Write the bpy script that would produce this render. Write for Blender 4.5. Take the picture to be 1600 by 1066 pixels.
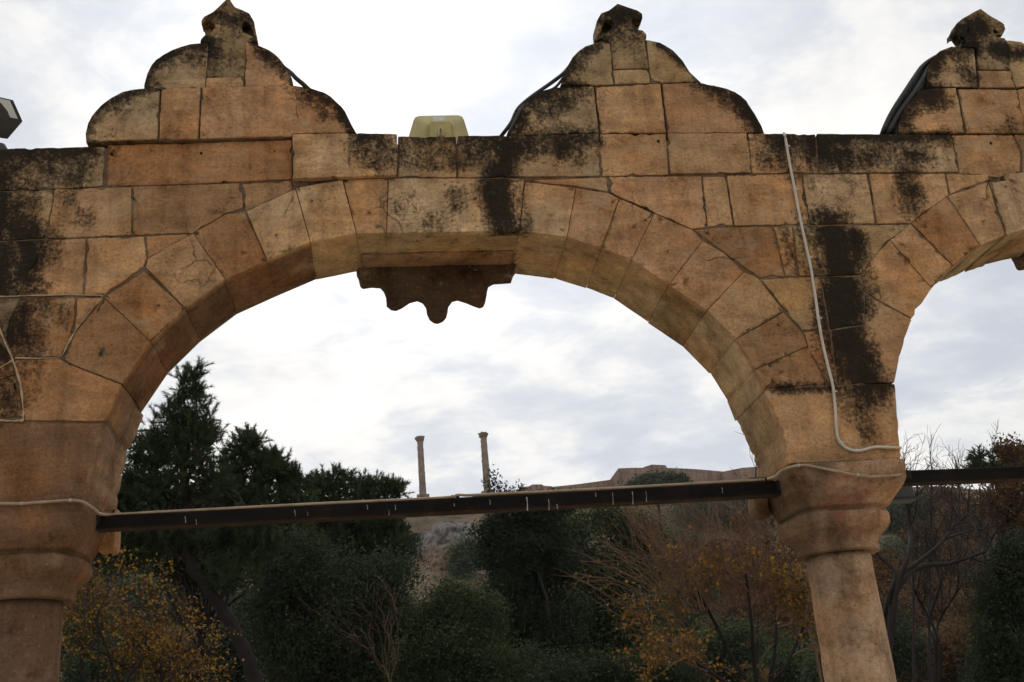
import bpy, bmesh, math, random
import numpy as np
from mathutils import Vector, Matrix, noise

for o in list(bpy.data.objects):
    bpy.data.objects.remove(o)
S = bpy.context.scene
COL = S.collection
rnd = random.Random(7)

# ------------------------------------------------------------------ camera
F_PX, PITCH, ROLL, YAW = 1709.86, math.radians(20.96), math.radians(-4.52), math.radians(-7.151)
_c, _s = math.cos, math.sin
_Rz = np.array([[_c(YAW), -_s(YAW), 0], [_s(YAW), _c(YAW), 0], [0, 0, 1]])
_r = _Rz @ np.array([1, 0, 0]); _fw = _Rz @ np.array([0, _c(PITCH), _s(PITCH)]); _u = _Rz @ np.array([0, -_s(PITCH), _c(PITCH)])
_R = _c(ROLL) * _r + _s(ROLL) * _u
_U = -_s(ROLL) * _r + _c(ROLL) * _u
CAM = np.array([0, -5.4, 1.6])
cd = bpy.data.cameras.new('camera'); cam = bpy.data.objects.new('camera', cd); COL.objects.link(cam)
cd.sensor_width = 36.0; cd.lens = 36.0 * F_PX / 1600.0; cd.clip_start = 0.05; cd.clip_end = 5000
m = Matrix.Identity(4)
for i in range(3):
    m[i][0] = _R[i]; m[i][1] = _U[i]; m[i][2] = -_fw[i]; m[i][3] = CAM[i]
cam.matrix_world = m
S.camera = cam


def ray(x, y):
    return _fw + _R * (x - 800) / F_PX - _U * (y - 533) / F_PX


def at(x, y, Y=0.0):
    d = ray(x, y); t = (Y - CAM[1]) / d[1]
    return CAM + d * t


def wz(x, y, Y=0.0):
    p = at(x, y, Y); return (float(p[0]), float(p[2]))


def mpp(Y):
    return (Y + 5.4) / F_PX * 1.03


# ------------------------------------------------------------------ sky, sun, exposure
sd = ray(660, 60); sd = sd / np.linalg.norm(sd)
SUN_EL = math.asin(sd[2]); SUN_AZ = math.atan2(sd[0], sd[1])
W = bpy.data.worlds.new('World'); S.world = W; W.use_nodes = True
nt = W.node_tree; nt.nodes.clear()


def N(nt, t, **k):
    n = nt.nodes.new(t)
    for a, b in k.items():
        if a == 'ins':
            for i, v in b.items():
                n.inputs[i].default_value = v
        else:
            setattr(n, a, b)
    return n


def L(nt, a, b):
    nt.links.new(a, b)


def mth(nt, op, a, b=None, c=None, clamp=False):
    n = nt.nodes.new('ShaderNodeMath'); n.operation = op; n.use_clamp = clamp
    for i, v in enumerate((a, b, c)):
        if v is None: continue
        if isinstance(v, (int, float)): n.inputs[i].default_value = v
        else: nt.links.new(v, n.inputs[i])
    return n.outputs[0]


def ramp(nt, fac, stops, interp='LINEAR'):
    n = nt.nodes.new('ShaderNodeValToRGB'); cr = n.color_ramp; cr.interpolation = interp
    while len(cr.elements) < len(stops): cr.elements.new(0.5)
    for e, (p, c) in zip(cr.elements, stops):
        e.position = p
        e.color = (c, c, c, 1) if isinstance(c, (int, float)) else (c[0], c[1], c[2], 1)
    nt.links.new(fac, n.inputs[0]); return n.outputs[0]


def mix(nt, fac, a, b, mode='MIX'):
    n = nt.nodes.new('ShaderNodeMix'); n.data_type = 'RGBA'; n.blend_type = mode
    for s, v in ((n.inputs[0], fac), (n.inputs[6], a), (n.inputs[7], b)):
        if isinstance(v, (int, float)): s.default_value = v
        elif isinstance(v, tuple): s.default_value = (v[0], v[1], v[2], 1)
        else: nt.links.new(v, s)
    return n.outputs[2]


def noise_tex(nt, vec, scale, detail=4, rough=0.55, dist=0.0):
    n = N(nt, 'ShaderNodeTexNoise', ins={'Scale': scale, 'Detail': detail, 'Roughness': rough, 'Distortion': dist})
    if vec is not None: nt.links.new(vec, n.inputs['Vector'])
    return n.outputs['Fac']


def mapping(nt, vec, scale=(1, 1, 1), loc=(0, 0, 0), rot=(0, 0, 0)):
    n = N(nt, 'ShaderNodeMapping'); n.inputs['Scale'].default_value = scale; n.inputs['Location'].default_value = loc
    n.inputs['Rotation'].default_value = rot
    nt.links.new(vec, n.inputs['Vector']); return n.outputs[0]


sky = N(nt, 'ShaderNodeTexSky', sky_type='NISHITA', sun_disc=False, sun_elevation=SUN_EL, sun_rotation=SUN_AZ)
sky.air_density = 1.0; sky.dust_density = 1.5
tc = N(nt, 'ShaderNodeTexCoord')
sep = N(nt, 'ShaderNodeSeparateXYZ'); L(nt, tc.outputs['Generated'], sep.inputs[0])
zz = mth(nt, 'ADD', mth(nt, 'MAXIMUM', sep.outputs[2], 0.0), 0.22)
cmb = N(nt, 'ShaderNodeCombineXYZ')
L(nt, mth(nt, 'DIVIDE', sep.outputs[0], zz), cmb.inputs[0]); L(nt, mth(nt, 'DIVIDE', sep.outputs[1], zz), cmb.inputs[1])
big = noise_tex(nt, mapping(nt, cmb.outputs[0], (1.5, 1.1, 1), (3.1, 1.7, 0)), 1.2, 3, 0.5, 0.3)
fine = noise_tex(nt, mapping(nt, cmb.outputs[0], (2.9, 3.3, 1), (0.4, 5.2, 0), (0, 0, 0.5)), 1.7, 12, 0.60, 0.2)
cl = mth(nt, 'ADD', mth(nt, 'MULTIPLY', big, 0.5), mth(nt, 'MULTIPLY', fine, 0.5))
ccol = ramp(nt, cl, [(0.40, (6.2, 6.6, 7.25)), (0.475, (7.4, 7.65, 8.05)), (0.525, (9.0, 8.95, 8.85)), (0.60, (10.4, 10.1, 9.7))], 'LINEAR')
dp = N(nt, 'ShaderNodeVectorMath', operation='DOT_PRODUCT'); L(nt, tc.outputs['Generated'], dp.inputs[0])
dp.inputs[1].default_value = tuple(float(v) for v in sd)
glow = ramp(nt, dp.outputs['Value'], [(0.0, 1.04), (0.80, 0.97), (0.94, 1.04), (0.985, 1.22), (1.0, 1.30)], 'EASE')
ccol2 = mix(nt, 1.0, ccol, glow, 'MULTIPLY')
skyc = mix(nt, 0.95, sky.outputs[0], ccol2)
bg = N(nt, 'ShaderNodeBackground'); bg.inputs['Strength'].default_value = 0.1
L(nt, skyc, bg.inputs[0])
wo = N(nt, 'ShaderNodeOutputWorld'); L(nt, bg.outputs[0], wo.inputs[0])

sl = bpy.data.lights.new('sun', 'SUN'); sl.energy = 1.0; sl.angle = math.radians(14); sl.color = (1, 0.93, 0.83)
so = bpy.data.objects.new('sun', sl); COL.objects.link(so)
so.rotation_euler = Vector([-float(v) for v in sd]).to_track_quat('-Z', 'Y').to_euler()
S.view_settings.view_transform = 'Standard'; S.view_settings.look = 'None'
S.view_settings.exposure = 0.0; S.view_settings.gamma = 1.0
S.render.engine = 'CYCLES'
S.cycles.max_bounces = 5; S.cycles.diffuse_bounces = 3; S.cycles.transparent_max_bounces = 4
S.cycles.volume_bounces = 0


# ------------------------------------------------------------------ material helpers
def new_mat(name, rough=0.9, spec=0.2):
    m = bpy.data.materials.new(name); m.use_nodes = True
    nt = m.node_tree; b = nt.nodes['Principled BSDF']
    b.inputs['Roughness'].default_value = rough
    b.inputs['Specular IOR Level'].default_value = spec
    return m, nt, b


def bump(nt, b, h, strength, dist):
    n = N(nt, 'ShaderNodeBump'); n.inputs['Strength'].default_value = strength; n.inputs['Distance'].default_value = dist
    L(nt, h, n.inputs['Height']); L(nt, n.outputs[0], b.inputs['Normal'])


def simple_mat(name, col, rough=0.7, metallic=0.0, var=0.25, scale=8.0, bmp=0.0, spec=0.3):
    m, nt, b = new_mat(name, rough, spec)
    tcn = N(nt, 'ShaderNodeTexCoord')
    f = noise_tex(nt, tcn.outputs['Object'], scale, 5, 0.6)
    c = ramp(nt, f, [(0.3, tuple(v * (1 - var) for v in col)), (0.7, tuple(min(1, v * (1 + var)) for v in col))])
    L(nt, c, b.inputs['Base Color']); b.inputs['Metallic'].default_value = metallic
    if bmp: bump(nt, b, f, 0.6, bmp)
    return m


def stone_material(name='weathered_sandstone', bedk=1.0):
    m, nt, b = new_mat(name, 0.92, 0.12)
    g = N(nt, 'ShaderNodeNewGeometry'); P = g.outputs['Position']
    tone = N(nt, 'ShaderNodeAttribute', attribute_name='tone'); st = N(nt, 'ShaderNodeAttribute', attribute_name='stain')
    # bedding: horizontal, warped
    bed = noise_tex(nt, mapping(nt, P, (2.2, 2.2, 15)), 1.6, 5, 0.6, 0.8)
    mid = noise_tex(nt, P, 5.0, 6, 0.62)
    mid2 = noise_tex(nt, mapping(nt, P, (1, 1, 1), (11, 3, 7)), 2.3, 4, 0.55)
    fine_ = noise_tex(nt, P, 55, 4, 0.7)
    gr = noise_tex(nt, P, 190, 2, 0.6)
    c = mix(nt, 1.0, tone.outputs['Color'], ramp(nt, mid, [(0.30, (0.52, 0.45, 0.38)), (0.43, (0.90, 0.88, 0.85)), (0.55, (1.06, 1.06, 1.05)), (0.70, (1.42, 1.38, 1.32))]), 'MULTIPLY')
    c = mix(nt, 0.55 * bedk, c, ramp(nt, bed, [(0.32, (0.80, 0.74, 0.68)), (0.5, (1, 1, 1)), (0.68, (1.14, 1.12, 1.1))]), 'MULTIPLY')
    c = mix(nt, 0.75, c, ramp(nt, mid2, [(0.34, (1.0, 0.80, 0.60)), (0.52, (1, 1, 1)), (0.66, (1.0, 1.04, 1.10))]), 'MULTIPLY')
    c = mix(nt, 0.55, c, ramp(nt, fine_, [(0.32, 0.45), (0.5, 1.0), (0.72, 1.4)]), 'MULTIPLY')
    # brown soot film
    fl_ = noise_tex(nt, mapping(nt, P, (1, 1, 1.6), (2, 8, 1)), 3.4, 7, 0.68, 0.8)
    film = ramp(nt, fl_, [(0.50, 0.0), (0.56, 0.42), (0.70, 0.85)])
    c = mix(nt, mth(nt, 'MULTIPLY', film, 0.55), c, (0.150, 0.090, 0.050))
    vs_ = noise_tex(nt, mapping(nt, P, (14, 14, 1.1), (1, 4, 0)), 1.0, 4, 0.6)
    c = mix(nt, 0.45, c, ramp(nt, vs_, [(0.36, (0.62, 0.58, 0.55)), (0.5, (1, 1, 1)), (0.66, (1.12, 1.1, 1.06))]), 'MULTIPLY')
    # pale lichen flecks
    lich = noise_tex(nt, mapping(nt, P, (1, 1, 1), (5, 9, 2)), 34, 5, 0.68)
    lf = mth(nt, 'MULTIPLY', ramp(nt, lich, [(0.62, 0.0), (0.68, 1.0)]), 0.30)
    c = mix(nt, lf, c, (0.42, 0.38, 0.30))
    # pits
    vor = N(nt, 'ShaderNodeTexVoronoi'); vor.inputs['Scale'].default_value = 34; L(nt, P, vor.inputs['Vector'])
    pit = ramp(nt, mth(nt, 'ADD', vor.outputs['Distance'], mth(nt, 'MULTIPLY', mid, 0.55)), [(0.30, 1.0), (0.37, 0.0)])
    c = mix(nt, mth(nt, 'MULTIPLY', pit, 0.65), c, (0.07, 0.045, 0.028))
    wv = N(nt, 'ShaderNodeTexNoise', ins={'Scale': 3.0, 'Detail': 5.0, 'Roughness': 0.6}); L(nt, P, wv.inputs['Vector'])
    vm = N(nt, 'ShaderNodeVectorMath', operation='MULTIPLY_ADD'); L(nt, wv.outputs['Color'], vm.inputs[0]); vm.inputs[1].default_value = (0.22, 0.22, 0.22); L(nt, P, vm.inputs[2])
    ve = N(nt, 'ShaderNodeTexVoronoi', feature='DISTANCE_TO_EDGE'); ve.inputs['Scale'].default_value = 1.9; L(nt, vm.outputs[0], ve.inputs['Vector'])
    crk = mth(nt, 'MULTIPLY', ramp(nt, ve.outputs['Distance'], [(0.0, 1.0), (0.009, 0.0)]), ramp(nt, noise_tex(nt, mapping(nt, P, (1, 1, 1), (7, 1, 3)), 1.9, 3, 0.5), [(0.60, 0.0), (0.68, 0.8)]))
    c = mix(nt, mth(nt, 'MULTIPLY', crk, 0.7 if bedk > 0.5 else 0.25), c, (0.06, 0.036, 0.02))
    # pale bloom
    blm = ramp(nt, noise_tex(nt, mapping(nt, P, (1, 1, 1.3), (4, 4, 9)), 2.6, 7, 0.7, 0.5), [(0.55, 0.0), (0.66, 0.55)])
    c = mix(nt, mth(nt, 'MULTIPLY', blm, 1.0 if bedk > 0.5 else 0.3), c, (0.47, 0.34, 0.20))
    # black crust: painted mask broken up by noise
    n1 = noise_tex(nt, mapping(nt, P, (1, 1, 0.8)), 7, 7, 0.72)
    n2 = noise_tex(nt, P, 48, 6, 0.82)
    n3 = noise_tex(nt, mapping(nt, P, (20, 20, 2.5)), 1.0, 3, 0.6)
    sv = mth(nt, 'ADD', st.outputs['Fac'], mth(nt, 'MULTIPLY', mth(nt, 'SUBTRACT', n1, 0.5), 2.3))
    sv = mth(nt, 'ADD', sv, mth(nt, 'MULTIPLY', mth(nt, 'SUBTRACT', n2, 0.5), 2.5))
    sv = mth(nt, 'ADD', sv, mth(nt, 'MULTIPLY', mth(nt, 'SUBTRACT', n3, 0.5), 0.5))
    k = ramp(nt, sv, [(0.36, 0.0), (0.56, 0.55), (0.92, 0.97)])
    crust = mix(nt, ramp(nt, n2, [(0.45, 0.0), (0.7, 0.5)]), (0.010, 0.008, 0.006), (0.050, 0.035, 0.022))
    crust = mix(nt, ramp(nt, lich, [(0.66, 0.0), (0.70, 0.45)]), crust, (0.22, 0.20, 0.16))
    c = mix(nt, k, c, crust)
    # green moss where upward facing
    nz = N(nt, 'ShaderNodeSeparateXYZ'); L(nt, g.outputs['Normal'], nz.inputs[0])
    moss = mth(nt, 'MULTIPLY', ramp(nt, nz.outputs[2], [(0.35, 0.0), (0.75, 1.0)]), ramp(nt, n1, [(0.4, 0.0), (0.55, 0.85)]))
    c = mix(nt, moss, c, (0.040, 0.042, 0.016))
    L(nt, c, b.inputs['Base Color'])
    h = mth(nt, 'ADD', mth(nt, 'MULTIPLY', mid, 1.0), mth(nt, 'MULTIPLY', fine_, 0.55))
    h = mth(nt, 'ADD', h, mth(nt, 'MULTIPLY', bed, 0.22 * bedk))
    h = mth(nt, 'ADD', h, mth(nt, 'MULTIPLY', gr, 0.14))
    h = mth(nt, 'SUBTRACT', h, mth(nt, 'MULTIPLY', pit, 0.5))
    h = mth(nt, 'ADD', h, mth(nt, 'MULTIPLY', k, 0.12)); h = mth(nt, 'SUBTRACT', h, mth(nt, 'MULTIPLY', crk, 0.5 if bedk > 0.5 else 0.0))
    bump(nt, b, h, 1.0, 0.020)
    return m


M_STONE = stone_material(); M_STONEC = stone_material('column_sandstone', 0.12)
M_MORTAR = simple_mat('old_mortar', (0.38, 0.26, 0.15), 0.95, 0, 0.25, 30, 0.004)
M_STEEL = None


# ------------------------------------------------------------------ mesh helpers
class Acc:
    def __init__(s): s.v = []; s.f = []; s.t = []; s.sm = []
    def add(s, vs, fs, tone=(1, 1, 1), smooth=True):
        b = len(s.v); s.v += [tuple(v) for v in vs]; s.t += [tone] * len(vs)
        s.f += [tuple(i + b for i in f) for f in fs]; s.sm += [smooth] * len(fs)


def link(name, me, parent=None, mats=None):
    o = bpy.data.objects.new(name, me); COL.objects.link(o)
    if parent is not None: o.parent = parent
    for mm in (mats if isinstance(mats, (list, tuple)) else [mats]):
        if mm: me.materials.append(mm)
    return o


def tag(o, label, cat, group=None):
    o['label'] = label; o['category'] = cat
    if group: o['group'] = group
    return o


def empty(name, loc=(0, 0, 0)):
    o = bpy.data.objects.new(name, None); COL.objects.link(o); o.location = loc; o.empty_display_size = 0.2
    return o


def link_at(name, acc_or_me, parent, mats, origin=None):
    return link(name, acc_or_me, parent, mats)


def fbm(x, y, z, o=3):
    return noise.fractal(Vector((x, y, z)), 0.6, 2.0, o)


CAPS = []   # stain capsules on the wall plane: (ax,az,bx,bz,r,strength)


def stain_px(pts, r, s):
    w = [wz(*p) for p in pts]
    if len(w) == 1: w = w * 2
    for a, b in zip(w[:-1], w[1:]): CAPS.append((a[0], a[1], b[0], b[1], r * 0.0031 * 1.12, min(s * 1.18 + 0.03, 1.22)))


def stain_vals(v):
    out = np.zeros(len(v)) - 0.28
    for ax, az, bx, bz, r, s in CAPS:
        dx, dz = bx - ax, bz - az; l2 = dx * dx + dz * dz + 1e-9
        t = np.clip(((v[:, 0] - ax) * dx + (v[:, 2] - az) * dz) / l2, 0, 1)
        d = np.hypot(v[:, 0] - ax - t * dx, v[:, 2] - az - t * dz)
        val = s * np.clip(1.2 - 0.55 * d / r, -0.3, 1.0)
        out = np.maximum(out, val)
    return np.where(v[:, 1] > 0.06, np.minimum(out, 0.15), out)


def stone_obj(name, acc, parent, extra_stain=0.0, mat=None):
    me = bpy.data.meshes.new(name); me.from_pydata(acc.v, [], acc.f); me.update()
    v = np.array(acc.v)
    a = me.attributes.new('tone', 'FLOAT_COLOR', 'POINT')
    t = np.ones((len(v), 4)); t[:, :3] = np.array(acc.t); a.data.foreach_set('color', t.ravel())
    s = me.attributes.new('stain', 'FLOAT', 'POINT'); s.data.foreach_set('value', stain_vals(v) + extra_stain)
    me.polygons.foreach_set('use_smooth', acc.sm)
    return link(name, me, parent, mat or M_STONE)


def area2(p):
    return sum(p[i][0] * p[(i + 1) % len(p)][1] - p[(i + 1) % len(p)][0] * p[i][1] for i in range(len(p)))


def inset(p, d):
    n = len(p); out = []
    for i in range(n):
        a, b, c = p[i - 1], p[i], p[(i + 1) % n]
        e1 = (b[0] - a[0], b[1] - a[1]); e2 = (c[0] - b[0], c[1] - b[1])
        l1 = math.hypot(*e1) or 1e-9; l2 = math.hypot(*e2) or 1e-9
        n1 = (-e1[1] / l1, e1[0] / l1); n2 = (-e2[1] / l2, e2[0] / l2)
        k = 1 + n1[0] * n2[0] + n1[1] * n2[1]; k = max(k, 0.45)
        out.append((b[0] + (n1[0] + n2[0]) / k * d, b[1] + (n1[1] + n2[1]) / k * d))
    return out


def resample(p, step):
    out = []
    for i in range(len(p)):
        a, b = p[i], p[(i + 1) % len(p)]
        n = max(1, int(math.hypot(b[0] - a[0], b[1] - a[1]) / step + 0.5))
        for k in range(n):
            t = k / n; out.append((a[0] + (b[0] - a[0]) * t, a[1] + (b[1] - a[1]) * t))
    return out


def roundc(p, r):
    """cut every corner by a short chamfer so that stones look worn"""
    out = []; n = len(p)
    for i in range(n):
        a, b, c = p[i - 1], p[i], p[(i + 1) % n]
        for q in (a, c):
            l = math.hypot(q[0] - b[0], q[1] - b[1]) or 1e-9
            rr = min(r, l * 0.3)
            out.append((b[0] + (q[0] - b[0]) / l * rr, b[1] + (q[1] - b[1]) / l * rr))
    return out


def block(acc, poly, y0=0.0, y1=0.5, gap=0.0014, bev=0.0040, tone=(0.4, 0.26, 0.15), grid=0.05, amp=0.0034, seed=0, wob=0.0035, corner=0.0045, rebate=0.0, soffit=None):
    p = list(poly)
    if area2(p) < 0: p.reverse()
    p = inset(p, gap)
    if corner: p = roundc(p, corner)
    p = resample(p, 0.03)
    q = []
    cpt = (sum(a[0] for a in p) / len(p), sum(a[1] for a in p) / len(p))
    for a in p:
        w = wob * (fbm(a[0] * 9, seed, a[1] * 9) + 0.6 * fbm(a[0] * 30, seed + 4, a[1] * 30))
        dx, dz = a[0] - cpt[0], a[1] - cpt[1]; l = math.hypot(dx, dz) + 1e-9
        if wob > 0.003: w -= max(0.0, fbm(a[0] * 21, seed + 9, a[1] * 21) - 0.30) * 0.030
        q.append((a[0] + dx / l * w, a[1] + dz / l * w))
    p = q
    rings = [(bev, y0), (bev * 0.42, y0 + bev * 0.15), (bev * 0.1, y0 + bev * 0.5), (0.0, y0 + bev * 1.1)]
    nd = max(1, int((y1 - y0) / 0.12))
    if rebate: rings += [(0.0, y0 + 0.055), (-rebate, y0 + 0.066)]
    for k in range(1, nd): rings.append((-rebate, y0 + (y1 - y0) * k / nd))
    rings += [(-rebate, y1 - bev), (bev, y1)]
    bm = bmesh.new(); R = []
    for d, y in rings:
        pp = inset(p, d) if d else p
        R.append([bm.verts.new((a[0], y, a[1])) for a in pp])
    n = len(p)
    for A, B in zip(R[:-1], R[1:]):
        for i in range(n):
            j = (i + 1) % n
            bm.faces.new((A[j], A[i], B[i], B[j]))
    f1 = bm.faces.new(R[0]); bm.faces.new(list(reversed(R[-1]))); bm.normal_update()
    bmesh.ops.triangulate(bm, faces=[f1], ngon_method='EAR_CLIP')
    if grid:
        xs = [a[0] for a in p]; zs = [a[1] for a in p]
        x = math.floor(min(xs) / grid) * grid + grid
        while x < max(xs):
            gg = [f for f in bm.faces if f.calc_center_median().y < y0 + 0.002]
            es = list({e for f in gg for e in f.edges}); vs = list({v for f in gg for v in f.verts})
            bmesh.ops.bisect_plane(bm, geom=vs + es + gg, plane_co=(x, 0, 0), plane_no=(1, 0, 0), dist=1e-5); x += grid
        z = math.floor(min(zs) / grid) * grid + grid
        while z < max(zs):
            gg = [f for f in bm.faces if f.calc_center_median().y < y0 + 0.002]
            es = list({e for f in gg for e in f.edges}); vs = list({v for f in gg for v in f.verts})
            bmesh.ops.bisect_plane(bm, geom=vs + es + gg, plane_co=(0, 0, z), plane_no=(0, 0, 1), dist=1e-5); z += grid
    if grid:
        bmesh.ops.remove_doubles(bm, verts=[v for v in bm.verts if v.co.y < y0 + 1e-4], dist=0.0022)
        bmesh.ops.dissolve_degenerate(bm, edges=bm.edges[:], dist=0.0005)
        bmesh.ops.triangulate(bm, faces=[f for f in bm.faces if len(f.verts) > 4])
    rr = random.Random(seed * 13 + 5)
    tx, tz = rr.uniform(-1, 1) * 0.006, rr.uniform(-1, 1) * 0.006
    cx, cz = cpt
    for v in bm.verts:
        if v.co.y < y0 + bev * 1.3:
            v.co.y += amp * 1.0 * fbm(v.co.x * 4.5, seed * 1.7, v.co.z * 4.5) + amp * 0.5 * fbm(v.co.x * 15, seed, v.co.z * 15) \
                + tx * (v.co.x - cx) + tz * (v.co.z - cz)
        elif v.co.y < y1 - bev * 1.5:
            w = 0.006 * fbm(v.co.x * 6, v.co.y * 6, v.co.z * 6)
            v.co.x += w; v.co.z += w
    bm.verts.index_update()
    b_ = len(acc.v)
    acc.add([v.co[:] for v in bm.verts], [[v.index for v in f.verts] for f in bm.faces], tone)
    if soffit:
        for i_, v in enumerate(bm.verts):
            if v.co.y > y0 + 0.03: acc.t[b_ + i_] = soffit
    bm.free()


def prism(acc, poly, y0, y1, tone=(1, 1, 1)):
    p = list(poly)
    if area2(p) < 0: p.reverse()
    bm = bmesh.new()
    A = [bm.verts.new((a[0], y0, a[1])) for a in p]; B = [bm.verts.new((a[0], y1, a[1])) for a in p]
    f = [bm.faces.new(A), bm.faces.new(list(reversed(B)))]
    for i in range(len(p)):
        j = (i + 1) % len(p); bm.faces.new((A[j], A[i], B[i], B[j]))
    bm.normal_update(); bmesh.ops.triangulate(bm, faces=f)
    bm.verts.index_update()
    acc.add([v.co[:] for v in bm.verts], [[v.index for v in q.verts] for q in bm.faces], tone, False)
    bm.free()


def tube_arrays(paths, seg=8):
    """paths: list of (points Nx3, radii N) -> verts, faces with capped ends"""
    V = []; Fq = []; base = 0
    for pts, rad in paths:
        pts = np.asarray(pts, float); n = len(pts)
        if n < 2: continue
        rad = np.asarray(rad, float) * np.ones(n)
        tg = np.gradient(pts, axis=0); tg /= (np.linalg.norm(tg, axis=1, keepdims=True) + 1e-9)
        up = np.array([0.13, 0.21, 0.97]);
        if abs(tg.mean(0) @ up) > 0.9: up = np.array([0.97, 0.2, 0.1])
        a = np.cross(tg, up); a /= (np.linalg.norm(a, axis=1, keepdims=True) + 1e-9); b = np.cross(tg, a)
        th = np.arange(seg) * 2 * math.pi / seg
        ring = pts[:, None, :] + rad[:, None, None] * (np.cos(th)[None, :, None] * a[:, None, :] + np.sin(th)[None, :, None] * b[:, None, :])
        V.append(ring.reshape(-1, 3))
        i = np.arange(n - 1)[:, None] * seg + np.arange(seg)[None, :]
        j = np.arange(n - 1)[:, None] * seg + (np.arange(seg)[None, :] + 1) % seg
        Fq.append(np.stack([i, j, j + seg, i + seg], -1).reshape(-1, 4) + base)
        base += n * seg
    if not V: return np.zeros((0, 3)), np.zeros((0, 4), int)
    return np.concatenate(V), np.concatenate(Fq)


def fast_mesh(name, V, F, smooth=False, attr=None):
    me = bpy.data.meshes.new(name); k = F.shape[1]
    me.vertices.add(len(V)); me.vertices.foreach_set('co', np.asarray(V, np.float32).ravel())
    me.loops.add(F.size); me.loops.foreach_set('vertex_index', F.ravel().astype(np.int32))
    me.polygons.add(len(F)); me.polygons.foreach_set('loop_start', (np.arange(len(F)) * k).astype(np.int32))
    me.polygons.foreach_set('use_smooth', [smooth] * len(F))
    if attr is not None:
        a = me.attributes.new('leaf', 'FLOAT', 'POINT'); a.data.foreach_set('value', np.asarray(attr, np.float32))
    me.update(calc_edges=True); me.validate()
    return me


def tube_obj(name, paths, mat, parent=None, seg=10):
    V, Fq = tube_arrays(paths, seg)
    return link(name, fast_mesh(name, V, Fq, True), parent, mat)


def smooth_path(pts, n=6):
    """Catmull-Rom through points"""
    P = [np.array(p, float) for p in pts]; P = [2 * P[0] - P[1]] + P + [2 * P[-1] - P[-2]]; out = []
    for i in range(1, len(P) - 2):
        for k in range(n):
            t = k / n
            out.append(0.5 * ((2 * P[i]) + (-P[i - 1] + P[i + 1]) * t + (2 * P[i - 1] - 5 * P[i] + 4 * P[i + 1] - P[i + 2]) * t * t
                              + (-P[i - 1] + 3 * P[i] - 3 * P[i + 1] + P[i + 2]) * t ** 3))
    out.append(P[-2]); return np.array(out)


def box(acc, c, s, tone=(1, 1, 1), rot=None, bev=0.0, taper=None):
    bm = bmesh.new(); bmesh.ops.create_cube(bm, size=1)
    for v in bm.verts:
        k = 1.0
        if taper and v.co.y > 0: k = taper
        v.co = Vector((v.co.x * s[0] * k, v.co.y * s[1], v.co.z * s[2] * k))
    if bev: bmesh.ops.bevel(bm, geom=bm.edges[:], offset=bev, segments=3, profile=0.5, affect='EDGES')
    for v in bm.verts:
        if rot is not None: v.co = rot @ v.co
        v.co += Vector(c)
    bm.verts.index_update()
    acc.add([v.co[:] for v in bm.verts], [[v.index for v in f.verts] for f in bm.faces], tone, False); bm.free()


def acc_obj(name, acc, mat, parent=None):
    me = bpy.data.meshes.new(name); me.from_pydata(acc.v, [], acc.f); me.update()
    me.polygons.foreach_set('use_smooth', acc.sm)
    return link(name, me, parent, mat)


# ------------------------------------------------------------------ the arcade: stones traced on the wall plane
PERIOD = 4.15
MER = 2.335
T = 0.52
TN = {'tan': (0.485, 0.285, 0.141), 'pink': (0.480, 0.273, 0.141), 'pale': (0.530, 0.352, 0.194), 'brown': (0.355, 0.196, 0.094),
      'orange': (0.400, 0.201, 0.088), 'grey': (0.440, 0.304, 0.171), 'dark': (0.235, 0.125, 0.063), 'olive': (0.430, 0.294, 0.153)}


def tn(n, seed=0):
    r = random.Random(seed * 7 + 3); k = r.uniform(0.92, 1.09); a = r.uniform(-0.02, 0.02); t = TN[n]
    return (t[0] * k * (1 + a), t[1] * k, t[2] * k * (1 - a))


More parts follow.
